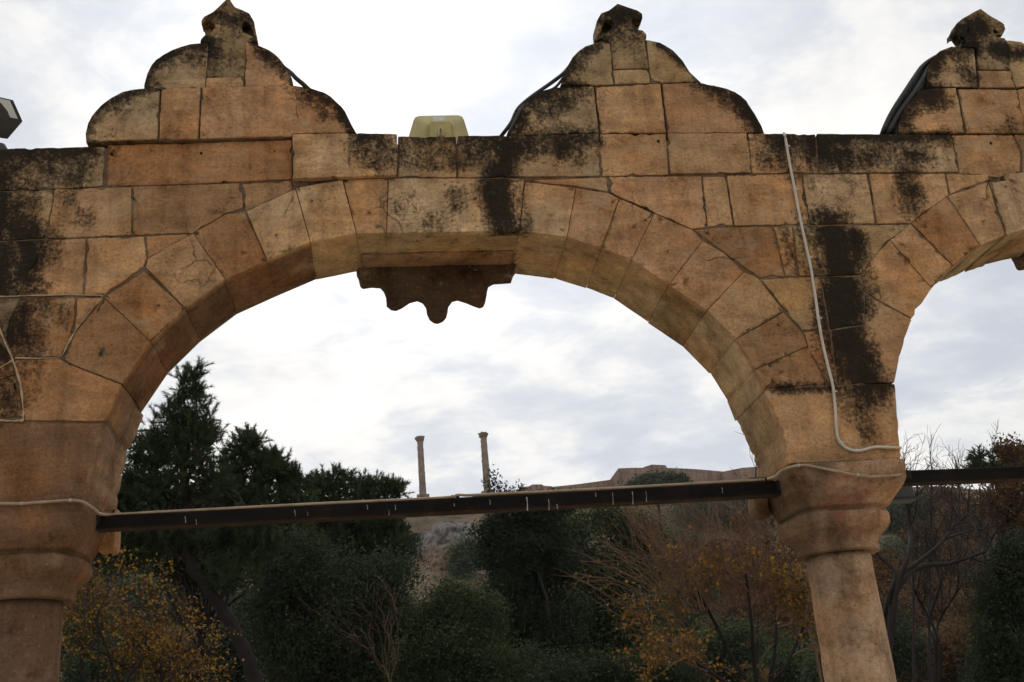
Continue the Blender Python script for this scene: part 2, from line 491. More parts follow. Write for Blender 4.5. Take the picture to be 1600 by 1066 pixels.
WALL = [  # (tone, y0, polygon in photo pixels)
 ('grey', 0, [(-90,234),(138,229),(164,229),(160,291),(80,296),(-90,301)]),
 ('orange', .001, [(167,226),(457,219),(456,280),(300,288),(168,290)]),
 ('pale', -.026, [(458,213),(555,212),(621,213),(621,277),(540,281),(458,283)]),
 ('grey', 0, [(622,213),(713,213),(713,277),(622,277)]),
 ('grey', -.004, [(715,213),(800,212),(935,209),(938,275),(715,278)]),
 ('tan', .002, [(937,209),(1041,208),(1045,273),(940,276)]),
 ('tan', -.002, [(1043,208),(1167,208),(1174,270),(1047,272)]),
 ('tan', .002, [(1169,208),(1274,209),(1279,270),(1176,271)]),
 ('grey', -.003, [(1276,209),(1400,210),(1485,211),(1498,269),(1281,271)]),
 ('tan', .003, [(1487,211),(1583,210),(1595,238),(1595,270),(1560,277),(1500,270)]),
 ('brown', 0, [(1585,210),(1760,209),(1775,266),(1598,270),(1597,238)]),
 ('grey', 0, [(-90,302),(84,297),(80,325),(70,372),(-95,380)]),
 ('tan', .002, [(86,296),(205,291),(205,367),(135,371),(72,373)]),
 ('brown', .001, [(208,291),(376,286),(380,325),(353,334),(300,364),(208,368)]),
 ('brown', .004, [(378,287),(455,281),(458,296),(412,318),(384,330)]),
 ('tan', .002, [(822,281),(948,277),(951,300),(896,290),(850,286)]),
 ('pink', 0, [(952,276),(1096,275),(1104,355),(1082,359),(1017,329),(953,301)]),
 ('tan', .003, [(1098,275),(1134,275),(1146,352),(1106,354)]),
 ('tan', -.002, [(1136,274),(1251,272),(1265,350),(1148,353)]),
 ('pale', .002, [(1253,272),(1355,271),(1369,349),(1267,351)]),
 ('tan', 0, [(1358,271),(1476,271),(1483,305),(1440,335),(1424,349),(1371,350)]),
 ('tan', .002, [(1478,271),(1545,272),(1546,281),(1485,303)]),
 ('grey', 0, [(-100,381),(69,374),(60,400),(27,462),(-105,470)]),
 ('tan', .003, [(70,374),(135,372),(129,461),(29,464)]),
 ('tan', 0, [(137,372),(225,369),(229,404),(224,418),(165,459),(132,461)]),
 ('brown', .002, [(227,369),(300,365),(262,387),(231,403)]),
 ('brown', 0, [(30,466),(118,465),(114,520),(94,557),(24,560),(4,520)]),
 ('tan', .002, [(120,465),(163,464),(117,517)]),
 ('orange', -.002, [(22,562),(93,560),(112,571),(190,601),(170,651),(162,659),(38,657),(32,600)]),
 ('dark', .002, [(-75,661),(162,661),(150,717),(137,785),(-70,790)]),  # red-brown pier stone, darkened further to carry the shade in its colour
 ('brown', 0, [(1085,359),(1106,356),(1208,354),(1226,432),(1186,434),(1133,395)]),
 ('tan', .004, [(1210,354),(1238,353),(1246,431),(1228,432)]),
 ('olive', 0, [(1240,353),(1330,352),(1424,351),(1385,378),(1345,430),(1248,431)]),
 ('olive', 0, [(1190,437),(1246,433),(1281,432),(1296,515),(1253,516),(1222,478)]),
 ('olive', .002, [(1283,432),(1342,432),(1350,457),(1352,505),(1298,514)]),
 ('brown', .003, [(1256,518),(1297,516),(1308,600),(1293,598),(1264,545)]),
 ('tan', .001, [(1299,516),(1352,507),(1352,459),(1425,499),(1414,528),(1404,567),(1398,598),(1310,601)]),
 ('tan', -.002, [(1194,611),(1205,607),(1310,602),(1398,600),(1408,719),(1231,725),(1229,690),(1211,647)]),
]
RING1 = [
 ('brown', 0, [(112,570),(100,562),(118,519),(163,465),(236,535),(191,600)]),
 ('brown', -.002, [(163,465),(225,424),(290,483),(236,535)]),
 ('tan', -.003, [(228,418),(231,404),(301,364),(352,437),(290,483)]),
 ('brown', .002, [(301,364),(353,334),(383,331),(418,408),(352,437)]),
 ('pale', -.010, [(385,331),(462,296),(485,380),(418,408)]),
 ('pale', -.004, [(462,294),(535,281),(557,366),(485,380)]),
 ('tan', 0, [(536,281),(606,278),(604,365),(557,366)]),
 ('pale', -.001, [(607,278),(819,279),(812,361),(604,365)]),
 ('pale', .001, [(820,283),(850,287),(900,294),(886,371),(812,361)]),
 ('pink', 0, [(900,294),(950,301),(968,310),(940,388),(886,371)]),
 ('pink', -.002, [(968,310),(1022,334),(987,406),(940,388)]),
 ('pink', 0, [(1022,334),(1082,359),(1098,376),(1045,445),(987,406)]),
 ('pink', .002, [(1098,376),(1131,395),(1162,425),(1105,485),(1045,445)]),
 ('tan', -.004, [(1162,425),(1183,434),(1224,486),(1150,530),(1105,485)]),
 ('brown', 0, [(1224,488),(1253,518),(1262,541),(1180,577),(1150,530)]),
 ('brown', .002, [(1262,541),(1285,588),(1291,600),(1205,607),(1194,611),(1180,577)]),
]
RING2 = [
 ('tan', 0, [(1348,432),(1362,405),(1390,375),(1456,451),(1425,498),(1351,456)]),
 ('tan', -.004, [(1390,375),(1422,351),(1488,415),(1456,451)]),
 ('orange', 0, [(1424,349),(1440,335),(1479,307),(1531,383),(1490,415)]),
 ('tan', .002, [(1481,306),(1544,284),(1572,368),(1533,383)]),
 ('pale', 0, [(1546,284),(1574,282),(1604,336),(1604,358),(1574,367)]),
]
KEY_I = 7
L_LOW1 = [(137,226),(136,212),(140,196),(154,175),(178,156),(210,144),(252,142),(248,222)]
MERLON1 = [
 ('grey', [(137,226),(136,212),(140,196),(146,185),(154,175),(165,165),(178,156),(193,149),(210,144),(252,142),(248,222)]),
 ('tan', [(254,142),(315,141),(311,222),(250,223)]),
 ('pink', [(317,141),(383,139),(460,138),(486,142),(507,149),(517,155),(525,163),(533,170),(539,178),(549,199),(556,211),(457,213),(456,217),(313,222)]),
 ('grey', [(226,141),(226,133),(231,115),(237,103),(245,94),(256,86),(269,79),(283,74),(297,70),(327,67),(321,139)]),
 ('tan', [(322,122),(381,121),(381,138),(321,139)]),
 ('pink', [(385,68),(399,70),(420,79),(429,85),(437,93),(450,110),(456,124),(459,138),(383,138)]),
]
MERLON2 = [
 ('grey', [(797,212),(800,196),(805,175),(817,161),(826,153),(835,147),(852,140),(873,136),(928,135),(936,208)]),
 ('tan', [(931,135),(1032,131),(1041,207),(938,209)]),
 ('pink', [(1035,131),(1092,129),(1124,135),(1136,138),(1148,143),(1158,149),(1166,157),(1180,178),(1190,196),(1194,207),(1044,208)]),
 ('olive', [(876,134),(880,122),(886,105),(896,88),(905,79),(915,72),(936,65),(954,64),(959,132)]),
 ('olive', [(958,110),(1013,108),(1017,130),(961,132)]),
 ('olive', [(1010,62),(1031,66),(1042,72),(1052,79),(1066,93),(1078,112),(1095,128),(1019,130),(1014,105)]),
]
MERLON3 = [
 ('tan', [(1404,209),(1405,196),(1408,182),(1418,157),(1428,147),(1440,141),(1453,138),(1494,137),(1508,207)]),
 ('tan', [(1498,139),(1589,140),(1602,208),(1511,208)]),
 None,
 ('pale', [(1457,135),(1451,124),(1450,112),(1455,96),(1462,86),(1470,79),(1488,72),(1523,75),(1528,136)]),
 ('tan', [(1529,110),(1578,110),(1587,137),(1530,137)]),
 None,
]
# finial silhouettes: (back layer with drooping leaves, proud front stem)
FIN1 = ([(324,120),(328,66),(319,55),(316,34),(320,27),(334,20),(347,13),(356,8),(367,12),(379,17),(390,22),(396,34),(401,63),(390,64),(384,120)],
        [(322,121),(328,68),(313,67),(314,62),(320,56),(331,52),(336,43),(335,37),(329,33),(321,34),(315,39),(315,33),(319,27),(334,19),(347,12),(354,6),(357,-5),(361,3),(367,11),(379,16),(390,21),(397,34),(400,50),(403,65),(400,66),(396,50),(391,38),(384,33),(378,37),(377,45),(380,51),(391,56),(397,58),(399,67),(386,68),(382,121)])
FIN2 = ([(957,108),(954,66),(944,58),(944,50),(933,54),(932,36),(939,22),(951,18),(965,8),(989,16),(1003,23),(1003,30),(990,40),(997,49),(1008,56),(1012,107)],
        [(959,108),(954,67),(940,64),(942,57),(947,52),(954,48),(959,40),(956,33),(950,30),(944,34),(940,44),(935,56),(932,50),(932,34),(939,21),(951,17),(965,6),(989,15),(995,17),(1003,22),(1004,29),(997,31),(989,28),(987,34),(990,40),(995,43),(997,47),(1004,48),(1010,54),(1010,61),(1007,62),(1013,107)])
FIN3 = ([(1528,108),(1526,74),(1512,60),(1500,44),(1494,50),(1494,42),(1511,28),(1532,16),(1558,32),(1569,39),(1569,48),(1572,62),(1578,109)],
        [(1529,109),(1526,75),(1502,73),(1506,62),(1511,54),(1514,46),(1510,41),(1503,42),(1498,48),(1493,55),(1490,47),(1495,37),(1504,29),(1520,20),(1532,14),(1544,23),(1558,31),(1569,38),(1571,46),(1566,56),(1558,50),(1553,45),(1552,50),(1558,58),(1570,60),(1578,74),(1578,109)])

# black crust and stains (shape of their own on the stone)
stain_px([(-30, 300), (-25, 420), (-25, 520)], 62, 1.0); stain_px([(-10, 250), (60, 262), (120, 246)], 36, 0.62)
stain_px([(18, 330), (30, 400)], 40, 0.85); stain_px([(10, 470), (12, 500)], 28, 0.8); stain_px([(0, 560), (5, 640)], 22, 0.55)
stain_px([(788, 228), (775, 290), (790, 350)], 24, 1.05); stain_px([(760, 226), (812, 226)], 24, 0.9)
stain_px([(560, 224), (640, 228), (740, 232), (900, 232)], 24, 0.62); stain_px([(640, 320), (670, 345)], 20, 0.36); stain_px([(715, 300), (705, 340)], 26, 0.34)
stain_px([(850, 165), (900, 150)], 24, 0.62); stain_px([(830, 205), (900, 206)], 12, 0.5); stain_px([(885, 108), (905, 90)], 15, 0.55)
stain_px([(500, 160), (540, 190)], 16, 0.55); stain_px([(462, 148), (500, 156)], 14, 0.7); stain_px([(300, 88), (315, 80)], 16, 0.6)
stain_px([(250, 100), (290, 84)], 14, 0.5); stain_px([(160, 175), (200, 158)], 18, 0.42); stain_px([(430, 95), (450, 128)], 12, 0.5)
stain_px([(1110, 140), (1150, 165), (1175, 190)], 15, 0.62); stain_px([(1060, 90), (1075, 105)], 10, 0.4)
stain_px([(1200, 225), (1255, 235)], 24, 0.6); stain_px([(1275, 235), (1310, 245)], 27, 0.95); stain_px([(1330, 240), (1440, 245)], 25, 0.6)
stain_px([(1415, 270), (1425, 330)], 17, 0.75); stain_px([(1300, 300), (1320, 290)], 30, 0.3)
stain_px([(1300, 360), (1318, 420), (1316, 500), (1330, 560), (1345, 600)], 32, 1.15); stain_px([(1335, 370), (1330, 420)], 18, 0.95); stain_px([(1225, 360), (1235, 420)], 13, 0.45)
stain_px([(1210, 606), (1260, 607), (1390, 603)], 8, 0.75); stain_px([(1345, 640), (1360, 670)], 24, 0.42)
stain_px([(1430, 160), (1480, 158)], 14, 0.75); stain_px([(1500, 90), (1515, 120)], 15, 0.75); stain_px([(1500, 60), (1530, 40)], 16, 0.6)
stain_px([(945, 30), (975, 20), (1000, 30)], 15, 0.55); stain_px([(330, 25), (390, 30)], 10, 0.45); stain_px([(1560, 78), (1600, 84)], 12, 0.8)
stain_px([(1440, 210), (1530, 200)], 8, 0.35); stain_px([(1590, 40), (1590, 60)], 4, 0.2)

stain_px([(560, 220), (930, 216)], 12, 0.8); stain_px([(0, 240), (140, 236)], 12, 0.9); stain_px([(1200, 214), (1480, 214)], 12, 0.85); stain_px([(620, 250), (720, 262)], 14, 0.5)
stain_px([(137, 215), (155, 176), (210, 146), (245, 142)], 9, 0.72); stain_px([(228, 130), (245, 96), (300, 72), (325, 70)], 10, 0.8); stain_px([(400, 72), (450, 112), (458, 135)], 8, 0.7)
stain_px([(486, 144), (530, 170), (552, 208)], 13, 0.85); stain_px([(800, 200), (822, 160), (870, 138), (900, 136)], 15, 0.85); stain_px([(882, 125), (900, 88), (940, 68)], 10, 0.75)
stain_px([(1030, 68), (1070, 100), (1095, 126)], 8, 0.75); stain_px([(1092, 134), (1150, 150), (1188, 200)], 12, 0.85); stain_px([(800, 206), (930, 208)], 12, 0.6)
stain_px([(1410, 190), (1425, 152), (1470, 140)], 13, 0.9); stain_px([(1455, 120), (1470, 84), (1520, 76)], 12, 0.75); stain_px([(1190, 250), (1240, 262)], 20, 0.55); stain_px([(1560, 205), (1600, 190)], 14, 0.35)
stain_px([(75, 300), (120, 330), (130, 352)], 14, 0.4); stain_px([(30, 480), (60, 540)], 20, 0.35); stain_px([(365, 312), (345, 330)], 12, 0.25); stain_px([(560, 250), (610, 262)], 16, 0.4)
root = empty('stone_arcade', (0, 0, 0))
tag(root, 'weathered sandstone arcade of round arches on columns, topped by scalloped merlons', 'arcade')


def px_poly(p, Y=0.0):
    return [wz(x, y, Y) for x, y in p]


def shifted(p, dx): return [(a + dx, b) for a, b in p]


def inset_any(p, d):
    p = list(p)
    if area2(p) < 0: p.reverse()
    return inset(p, d)


rings = {0: Acc(), 1: Acc(), 2: Acc()}
seed = 0
R1W = [(t, y, px_poly(p)) for t, y, p in RING1]
for k, (t, y0, p) in enumerate(R1W):
    th = (.44, .44, .44, .45, .43, .48, .51, .42, .53, .52, .51, .515, .53, .53, .51, .52)[k] if k != 7 else T
    if k >= 8: th += 0.03
    if k == KEY_I: th = 0.42
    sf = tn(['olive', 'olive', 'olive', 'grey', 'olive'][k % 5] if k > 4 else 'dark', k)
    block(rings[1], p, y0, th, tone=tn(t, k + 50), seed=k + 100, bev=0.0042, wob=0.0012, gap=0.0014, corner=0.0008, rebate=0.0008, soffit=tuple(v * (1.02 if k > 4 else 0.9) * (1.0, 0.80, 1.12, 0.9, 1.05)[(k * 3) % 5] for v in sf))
for k, (t, y0, p) in enumerate(R1W):
    for q_, dx_ in ((0, -PERIOD), (1, 0.0), (2, PERIOD)):
        if (q_ == 0 and k < 5) or (q_ == 2 and k < 5) or k == KEY_I: continue
        mx, mz = sum(a_[0] for a_ in p) / len(p) - 0.32, sum(a_[1] for a_ in p) / len(p) - 2.55; ml = math.hypot(mx, mz)
        prism(rings[q_], inset_any([(a_[0] + dx_ + mx / ml * 0.024, a_[1] + mz / ml * 0.024) for a_ in p], -0.009), 0.03, 0.425 if k < 5 else (0.49 if q_ == 1 else 0.5), tone=(0.24, 0.165, 0.10))
for k, (t, y0, p) in enumerate(R1W):
    ps = shifted(p, -PERIOD)
    if k >= 5: block(rings[0], ps, y0, T, tone=tn(t, k + 90), seed=k + 200, corner=0.0012, grid=0.1 if k < 13 else 0.05)
    ps = shifted(p, PERIOD)
    if k >= 5: block(rings[2], ps, y0, T if k != KEY_I else 0.42, tone=tn(t, k + 91), seed=k + 230, corner=0.0012, grid=0.1)
for k, (t, y0, p) in enumerate(RING2):
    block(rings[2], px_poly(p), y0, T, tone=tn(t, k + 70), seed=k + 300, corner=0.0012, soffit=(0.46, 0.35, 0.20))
w = Acc()
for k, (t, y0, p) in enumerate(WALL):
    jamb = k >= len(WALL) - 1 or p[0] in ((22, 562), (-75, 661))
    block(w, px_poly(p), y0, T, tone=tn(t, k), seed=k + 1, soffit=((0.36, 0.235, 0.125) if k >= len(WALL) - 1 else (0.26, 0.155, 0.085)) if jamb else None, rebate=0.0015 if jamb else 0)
# the same courses go on outside the picture
for k in (15, 16): block(w, [(a_ - PERIOD, b_) for a_, b_ in px_poly(WALL[k][2])], 0.002, T, tone=tn('tan', k), seed=k + 600, grid=0.1)
xl = wz(-90, 265)[0]; xr = wz(1765, 240)[0]
rows = [(4.925, 4.735), (4.73, 4.49), (4.485, 4.2), (4.195, 3.88), (3.875, 3.36)]


def ext_x(z, cx, side):   # extrados of an arch ring at height z
    d = 2.12 ** 2 - (z - 2.62) ** 2
    return cx + side * math.sqrt(max(d, 0))


C0, C2 = 0.335 - PERIOD, 0.335 + PERIOD
for (z1, z0) in rows[:2]:
    x = -4.6
    while x < xl - 0.06:
        nx = min(x + rnd.uniform(0.35, 0.6), xl - 0.004)
        if xl - nx < 0.2: nx = xl - 0.004
        if z0 > 4.6: block(w, [(x, z0), (nx, z0), (nx, z1), (x, z1)], 0, T, tone=tn('tan', int(x * 9)), seed=int(x * 31), grid=0.1)
        x = nx + 0.002
    x = xr + 0.004
    while x < 8.4:
        nx = x + rnd.uniform(0.35, 0.6)
        if z0 > 4.6 or x > 5.4: block(w, [(x, z0), (nx, z0), (nx, z1), (x, z1)], 0, T, tone=tn('tan', int(x * 9)), seed=int(x * 31), grid=0.1)
        x = nx + 0.002
for (z1, z0) in rows[2:] + [(3.355, 2.95)]:
    zs = [z0 + (z1 - z0) * i / 4 for i in range(5)]
    side = [(ext_x(z, C2, 1), z) for z in zs] if z0 > 3.3 else [(C2 + 1.75, z) for z in zs]
    block(w, side + [(6.95, z1), (6.95, z0)], 0, T, tone=tn('brown', int(z0 * 9)), seed=int(z0 * 31), grid=0.1)
# mortar bed behind the joints, following the arches
def circ(cx, n=26, r=1.875, z0=2.58):
    out = []
    for i in range(n + 1):
        a = math.pi * (1.0 - i / n) * 0.88 + math.pi * 0.06
        out.append((cx + r * 1.0 * math.cos(a), z0 + (r - 0.05) * math.sin(a)))
    return out


intr = [(191,600),(236,535),(290,483),(352,437),(418,408),(485,380),(557,366),(604,365),(812,361),(886,371),(940,388),(987,406),(1045,445),(1105,485),(1150,530),(1180,577),(1194,611),(1211,647),(1229,690),(1231,725)]
left_in = [(137,785),(150,717),(170,651),(191,600)]
I1 = [wz(*p) for p in left_in[:-1]] + [wz(*p) for p in intr]
arch2_left = [(1408,719),(1398,600),(1404,567),(1414,528),(1425,498),(1456,451),(1490,415),(1532,383),(1573,367),(1602,358)]
I2 = [wz(*p) for p in arch2_left] + shifted(I1[9:], PERIOD)
I0 = shifted(I1, -PERIOD)
def core_poly(d):
    def off(I):  # move the intrados outward (into the stone)
        cxm = sum(p[0] for p in I) / len(I); out = []
        for (x, z) in I:
            vx, vz = x - cxm, z - 2.6; l = math.hypot(vx, vz); out.append((x + vx / l * d, z + vz / l * d))
        return out
    a0, a1, a2 = off(I0), off(I1), off(I2)
    zb = 2.952
    def foot(I, first):
        return I
    pts = [(-4.0, 4.905), (6.9, 4.905), (6.9, zb)]
    for I in (list(reversed(a2)), list(reversed(a1)), list(reversed(a0))):
        pts += [(I[0][0], zb)] + [q for q in I[1:-1]] + [(I[-1][0], zb)]
    pts = [q for q in pts if q[0] > -3.85 or q[1] > 4.5]
    k = [i for i, q in enumerate(pts) if q[0] < -3.7]
    return pts
core = core_poly(0.016)
core = [q for q in core]
core.append((-4.0, 4.42))
prism(w, core, 0.0085, T - 0.015, tone=(0.17, 0.118, 0.075))
wall_o = stone_obj('wall', w, root)
for k in (0, 1, 2): rings[k] = stone_obj('arch_ring', rings[k], root)
rings[0]['label'] = 'arch ring cut off by the left edge of the photo'
rings[1]['label'] = 'complete central arch ring of wedge shaped stones'
rings[2]['label'] = 'arch ring partly seen at the right edge of the photo'

# pendant keystone under the crown: soffit stone and scalloped hanging plate
PEND = [(557,413),(560,438),(563,450),(567,453),(580,451),(594,452),(600,458),(603,467),(604,480),(611,486),(619,487),(628,483),(640,475),(652,472),(661,475),(666,482),(667,492),(671,501),(678,506),(684,507),(692,504),(697,498),(699,490),(700,481),(706,473),(715,471),(728,475),(740,480),(749,483),(755,481),(758,474),(759,462),(763,450),(770,446),(798,444),(801,434),(806,411)]
def pendant(dx, parent):
    a = Acc()
    p = shifted(px_poly(PEND, 0.60), dx); zt_ = max(q[1] for q in p) - 0.03; p = [(q[0], 4.36) if q[1] > zt_ else q for q in p]
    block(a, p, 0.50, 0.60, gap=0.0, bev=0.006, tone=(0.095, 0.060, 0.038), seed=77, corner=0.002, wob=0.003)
    a.v = [(x, 0.60 - (0.60 - y) * (1.75 - 1.15 * min(1, max(0, (4.34 - z) / 0.33))), z) for x, y, z in a.v]
    b0 = px_poly([(604,366),(812,362)]); zt = 4.34
    x0, x1 = wz(557, 366)[0] + dx, wz(812, 361)[0] + dx
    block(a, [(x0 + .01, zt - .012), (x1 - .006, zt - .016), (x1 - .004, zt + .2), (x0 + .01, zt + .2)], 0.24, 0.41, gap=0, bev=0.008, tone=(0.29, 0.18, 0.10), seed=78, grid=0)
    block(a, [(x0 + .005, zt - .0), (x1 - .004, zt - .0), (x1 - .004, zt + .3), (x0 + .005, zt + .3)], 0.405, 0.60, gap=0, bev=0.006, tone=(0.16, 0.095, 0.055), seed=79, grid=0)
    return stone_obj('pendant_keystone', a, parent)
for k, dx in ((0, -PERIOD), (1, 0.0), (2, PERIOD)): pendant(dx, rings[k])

# merlons and their finials
def merlon(blocks, fin, dx=0.0, y0=0.0, lab=None, sd=0):
    a = Acc()
    for k, (t, p) in enumerate(blocks):
        yy = y0 if k < 3 else y0 * 0.3
        block(a, shifted(p, dx), yy + rnd.uniform(-.002, .002), 0.22, tone=tn(t, sd + k), seed=sd + k, bev=0.005)
        prism(a, inset_any(shifted(p, dx), -0.002), yy + 0.0085, 0.20, tone=(0.17, 0.118, 0.075))
    o = stone_obj('merlon', a, root)
    if lab: o['label'] = lab
    f = Acc()
    block(f, shifted(fin[0], dx), 0.055, 0.13, gap=0, bev=0.005, tone=tuple(v * 0.55 for v in tn('grey', sd)), seed=sd + 9, corner=0.0, wob=0.002)  # back layer darkened: shade of the leaf hollows put into its tone
    block(f, shifted(fin[1], dx), -0.004, 0.075, gap=0, bev=0.004, tone=tuple(v * 0.72 for v in tn('olive', sd)), seed=sd + 10, corner=0.003, wob=0.0015)
    stone_obj('finial', f, o, 0.42)
    return o


m1 = [(t, px_poly(p)) for t, p in MERLON1]; m2 = [(t, px_poly(p)) for t, p in MERLON2]
m3 = []
for k, b in enumerate(MERLON3):
    m3.append((b[0], px_poly(b[1])) if b else (m2[k][0], shifted(m2[k][1], MER)))
def snap(i, left, right):
    t, p = m3[i]; p = list(p); p[0] = (left[0] + 0.004, left[1]); p[-1] = (right[0] + 0.004, right[1]); m3[i] = (t, p)
b3 = m3[1][1]; snap(2, b3[1], b3[2])
g3 = m3[5][1]; t_ = m3[4][1]
m3[5] = (m3[5][0], [(t_[1][0] - 0.02, g3[0][1])] + list(g3[1:-2]) + [(t_[2][0] + 0.004, t_[2][1]), (t_[1][0] + 0.004, t_[1][1])])
f1 = [px_poly(p) for p in FIN1[:2]]; f2 = [px_poly(p) for p in FIN2]; f3 = [px_poly(p) for p in FIN3]
merlon(m1, f1, 0, -0.030, 'left scalloped merlon with a closed bud finial', 400)
merlon(m2, f2, 0, 0.0, 'middle scalloped merlon with a broken mushroom finial', 420)
merlon(m3, f3, 0, 0.0, 'scalloped merlon at the right edge beside the cable bundle', 440)
merlon(m2, f2, MER * 2, 0.0, None, 460); merlon(m2, f2, -MER * 2, 0.0, None, 480)

# capitals and columns
def superloft(acc, cx, cy, prof, tone, seg=56, seed=0, amp=0.006, caps=True):
    V = []; n = len(prof)
    for (z, a, b, e) in prof:
        for i in range(seg):
            th = 2 * math.pi * i / seg; ct, st = math.cos(th), math.sin(th)
            k = (abs(ct) ** e + abs(st) ** e) ** (-1 / e)
            x, y = cx + a * k * ct + (0.042 * min(1, max(0, (z - 2.68) / 0.16)) if (2.3 < cx < 2.4 and 2.68 < z < 3) else 0), cy + b * k * st
            d = amp * (fbm(x * 6 + seed, y * 6, z * 6) + 0.4 * fbm(x * 20, y * 20 + seed, z * 20))
            V.append((x + ct * d, y + st * d, z + 0.4 * d))
    Fc = []
    for r in range(n - 1):
        for i in range(seg):
            j = (i + 1) % seg; Fc.append((r * seg + i, r * seg + j, (r + 1) * seg + j, (r + 1) * seg + i))
    if caps: Fc.append(tuple(reversed(range(seg)))); Fc.append(tuple(range((n - 1) * seg, n * seg)))
    acc.add(V, Fc, tone)


def dens(prof, step=0.02):
    out = []
    for a, b in zip(prof[:-1], prof[1:]):
        n = max(1, int(abs(b[0] - a[0]) / step))
        for k in range(n):
            t = k / n; out.append(tuple(a[i] + (b[i] - a[i]) * t for i in range(4)))
    return out + [prof[-1]]


CAPP = [(2.493, .208, .208, 2.0), (2.497, .215, .214, 2.05), (2.515, .213, .212, 2.15), (2.53, .207, .208, 2.2), (2.56, .218, .216, 2.4), (2.59, .245, .236, 2.8),
        (2.61, .264, .250, 3.0), (2.63, .273, .257, 3.2), (2.655, .276, .260, 3.3), (2.675, .272, .257, 3.4), (2.688, .262, .250, 3.4), (2.696, .248, .238, 3.5), (2.702, .242, .232, 3.6), (2.708, .248, .238, 4.0),
        (2.716, .262, .250, 4.4), (2.74, .272, .256, 5), (2.775, .292, .268, 6), (2.81, .310, .276, 7.5), (2.85, .320, .280, 9), (2.915, .322, .282, 12), (2.935, .318, .280, 12), (2.942, .300, .270, 12)]
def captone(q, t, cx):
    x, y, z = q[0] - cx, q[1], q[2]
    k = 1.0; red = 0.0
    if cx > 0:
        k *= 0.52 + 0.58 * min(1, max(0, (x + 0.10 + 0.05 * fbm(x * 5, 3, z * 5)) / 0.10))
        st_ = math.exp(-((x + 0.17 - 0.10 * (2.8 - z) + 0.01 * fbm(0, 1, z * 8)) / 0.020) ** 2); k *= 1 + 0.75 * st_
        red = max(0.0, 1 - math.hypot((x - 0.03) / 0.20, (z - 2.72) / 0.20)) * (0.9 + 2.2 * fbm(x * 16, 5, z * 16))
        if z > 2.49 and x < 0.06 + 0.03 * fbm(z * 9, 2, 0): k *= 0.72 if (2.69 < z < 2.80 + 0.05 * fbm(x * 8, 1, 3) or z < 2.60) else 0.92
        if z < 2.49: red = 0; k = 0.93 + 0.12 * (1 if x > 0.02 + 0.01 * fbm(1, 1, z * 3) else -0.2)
        if z < 2.49: k *= min(1, 0.60 + (2.49 - z) * 1.6) if x < 0.02 else 1  # shade under the collar, painted on the shaft's left side
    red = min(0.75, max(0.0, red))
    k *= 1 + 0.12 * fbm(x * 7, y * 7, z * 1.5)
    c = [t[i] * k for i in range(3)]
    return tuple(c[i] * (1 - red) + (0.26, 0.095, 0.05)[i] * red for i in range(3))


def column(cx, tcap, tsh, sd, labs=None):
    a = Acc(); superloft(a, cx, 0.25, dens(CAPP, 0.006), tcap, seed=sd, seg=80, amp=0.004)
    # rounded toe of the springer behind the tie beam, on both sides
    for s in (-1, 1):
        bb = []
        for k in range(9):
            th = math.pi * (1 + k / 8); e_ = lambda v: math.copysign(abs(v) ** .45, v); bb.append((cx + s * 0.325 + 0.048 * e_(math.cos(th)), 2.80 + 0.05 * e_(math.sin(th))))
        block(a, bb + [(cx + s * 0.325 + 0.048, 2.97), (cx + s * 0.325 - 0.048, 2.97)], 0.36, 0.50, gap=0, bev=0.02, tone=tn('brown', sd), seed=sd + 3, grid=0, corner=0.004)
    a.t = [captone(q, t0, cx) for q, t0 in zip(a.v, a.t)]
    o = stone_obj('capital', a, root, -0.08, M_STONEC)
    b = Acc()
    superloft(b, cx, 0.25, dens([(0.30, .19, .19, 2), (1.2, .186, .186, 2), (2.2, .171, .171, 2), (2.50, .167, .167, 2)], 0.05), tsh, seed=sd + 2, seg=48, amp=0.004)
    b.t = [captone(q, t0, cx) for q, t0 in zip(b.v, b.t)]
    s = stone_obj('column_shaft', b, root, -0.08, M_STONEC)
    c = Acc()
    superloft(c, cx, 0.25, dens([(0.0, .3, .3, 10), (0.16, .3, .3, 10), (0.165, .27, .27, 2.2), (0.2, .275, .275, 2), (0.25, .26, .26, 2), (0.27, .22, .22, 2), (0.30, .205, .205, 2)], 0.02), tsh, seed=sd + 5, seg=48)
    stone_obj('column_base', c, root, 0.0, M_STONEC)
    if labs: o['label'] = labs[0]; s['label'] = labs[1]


CXL, CXR = -1.775, 2.362
column(CXL, (0.17, 0.098, 0.056), (0.135, 0.078, 0.047), 5, ('dark brown capital at the left edge', 'dark brown column at the left edge'))  # brown column, its tone also lowered to hold the shade on this side
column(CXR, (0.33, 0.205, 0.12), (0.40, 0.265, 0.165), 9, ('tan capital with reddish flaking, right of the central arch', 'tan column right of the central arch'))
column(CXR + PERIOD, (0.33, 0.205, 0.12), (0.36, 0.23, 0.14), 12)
# pale cement smeared on joints of the left spandrel
paths = []
for p, r in (([(0,464),(60,462),(110,461),(160,462)], .0045), ([(24,560),(60,560),(93,558),(106,538),(116,520),(124,508)], .004), ([(-6,500),(8,535),(20,562),(32,600),(36,635),(37,656)], .0055), ([(0,657),(20,658),(38,657)], .007), ([(22,562),(0,575)], .005),
             ([(124,508),(160,464),(178,446)], .0025)):
    pts = smooth_path([at(x, y, 0.004) for x, y in p], 5)
    paths.append((pts, [r * (0.7 + 0.6 * rnd.random()) for _ in pts]))
V, Fq = tube_arrays([(p_, [q * rnd.uniform(.45, 1.25) for q in r_]) for p_, r_ in paths], 8); V[:, 1] = (V[:, 1] - 0.004) * 0.25 + 0.0008
V[:, 0] += [0.002 * fbm(q[0] * 40, 1, q[2] * 40) for q in V]; V[:, 2] += [0.002 * fbm(q[0] * 40, 5, q[2] * 40) for q in V]
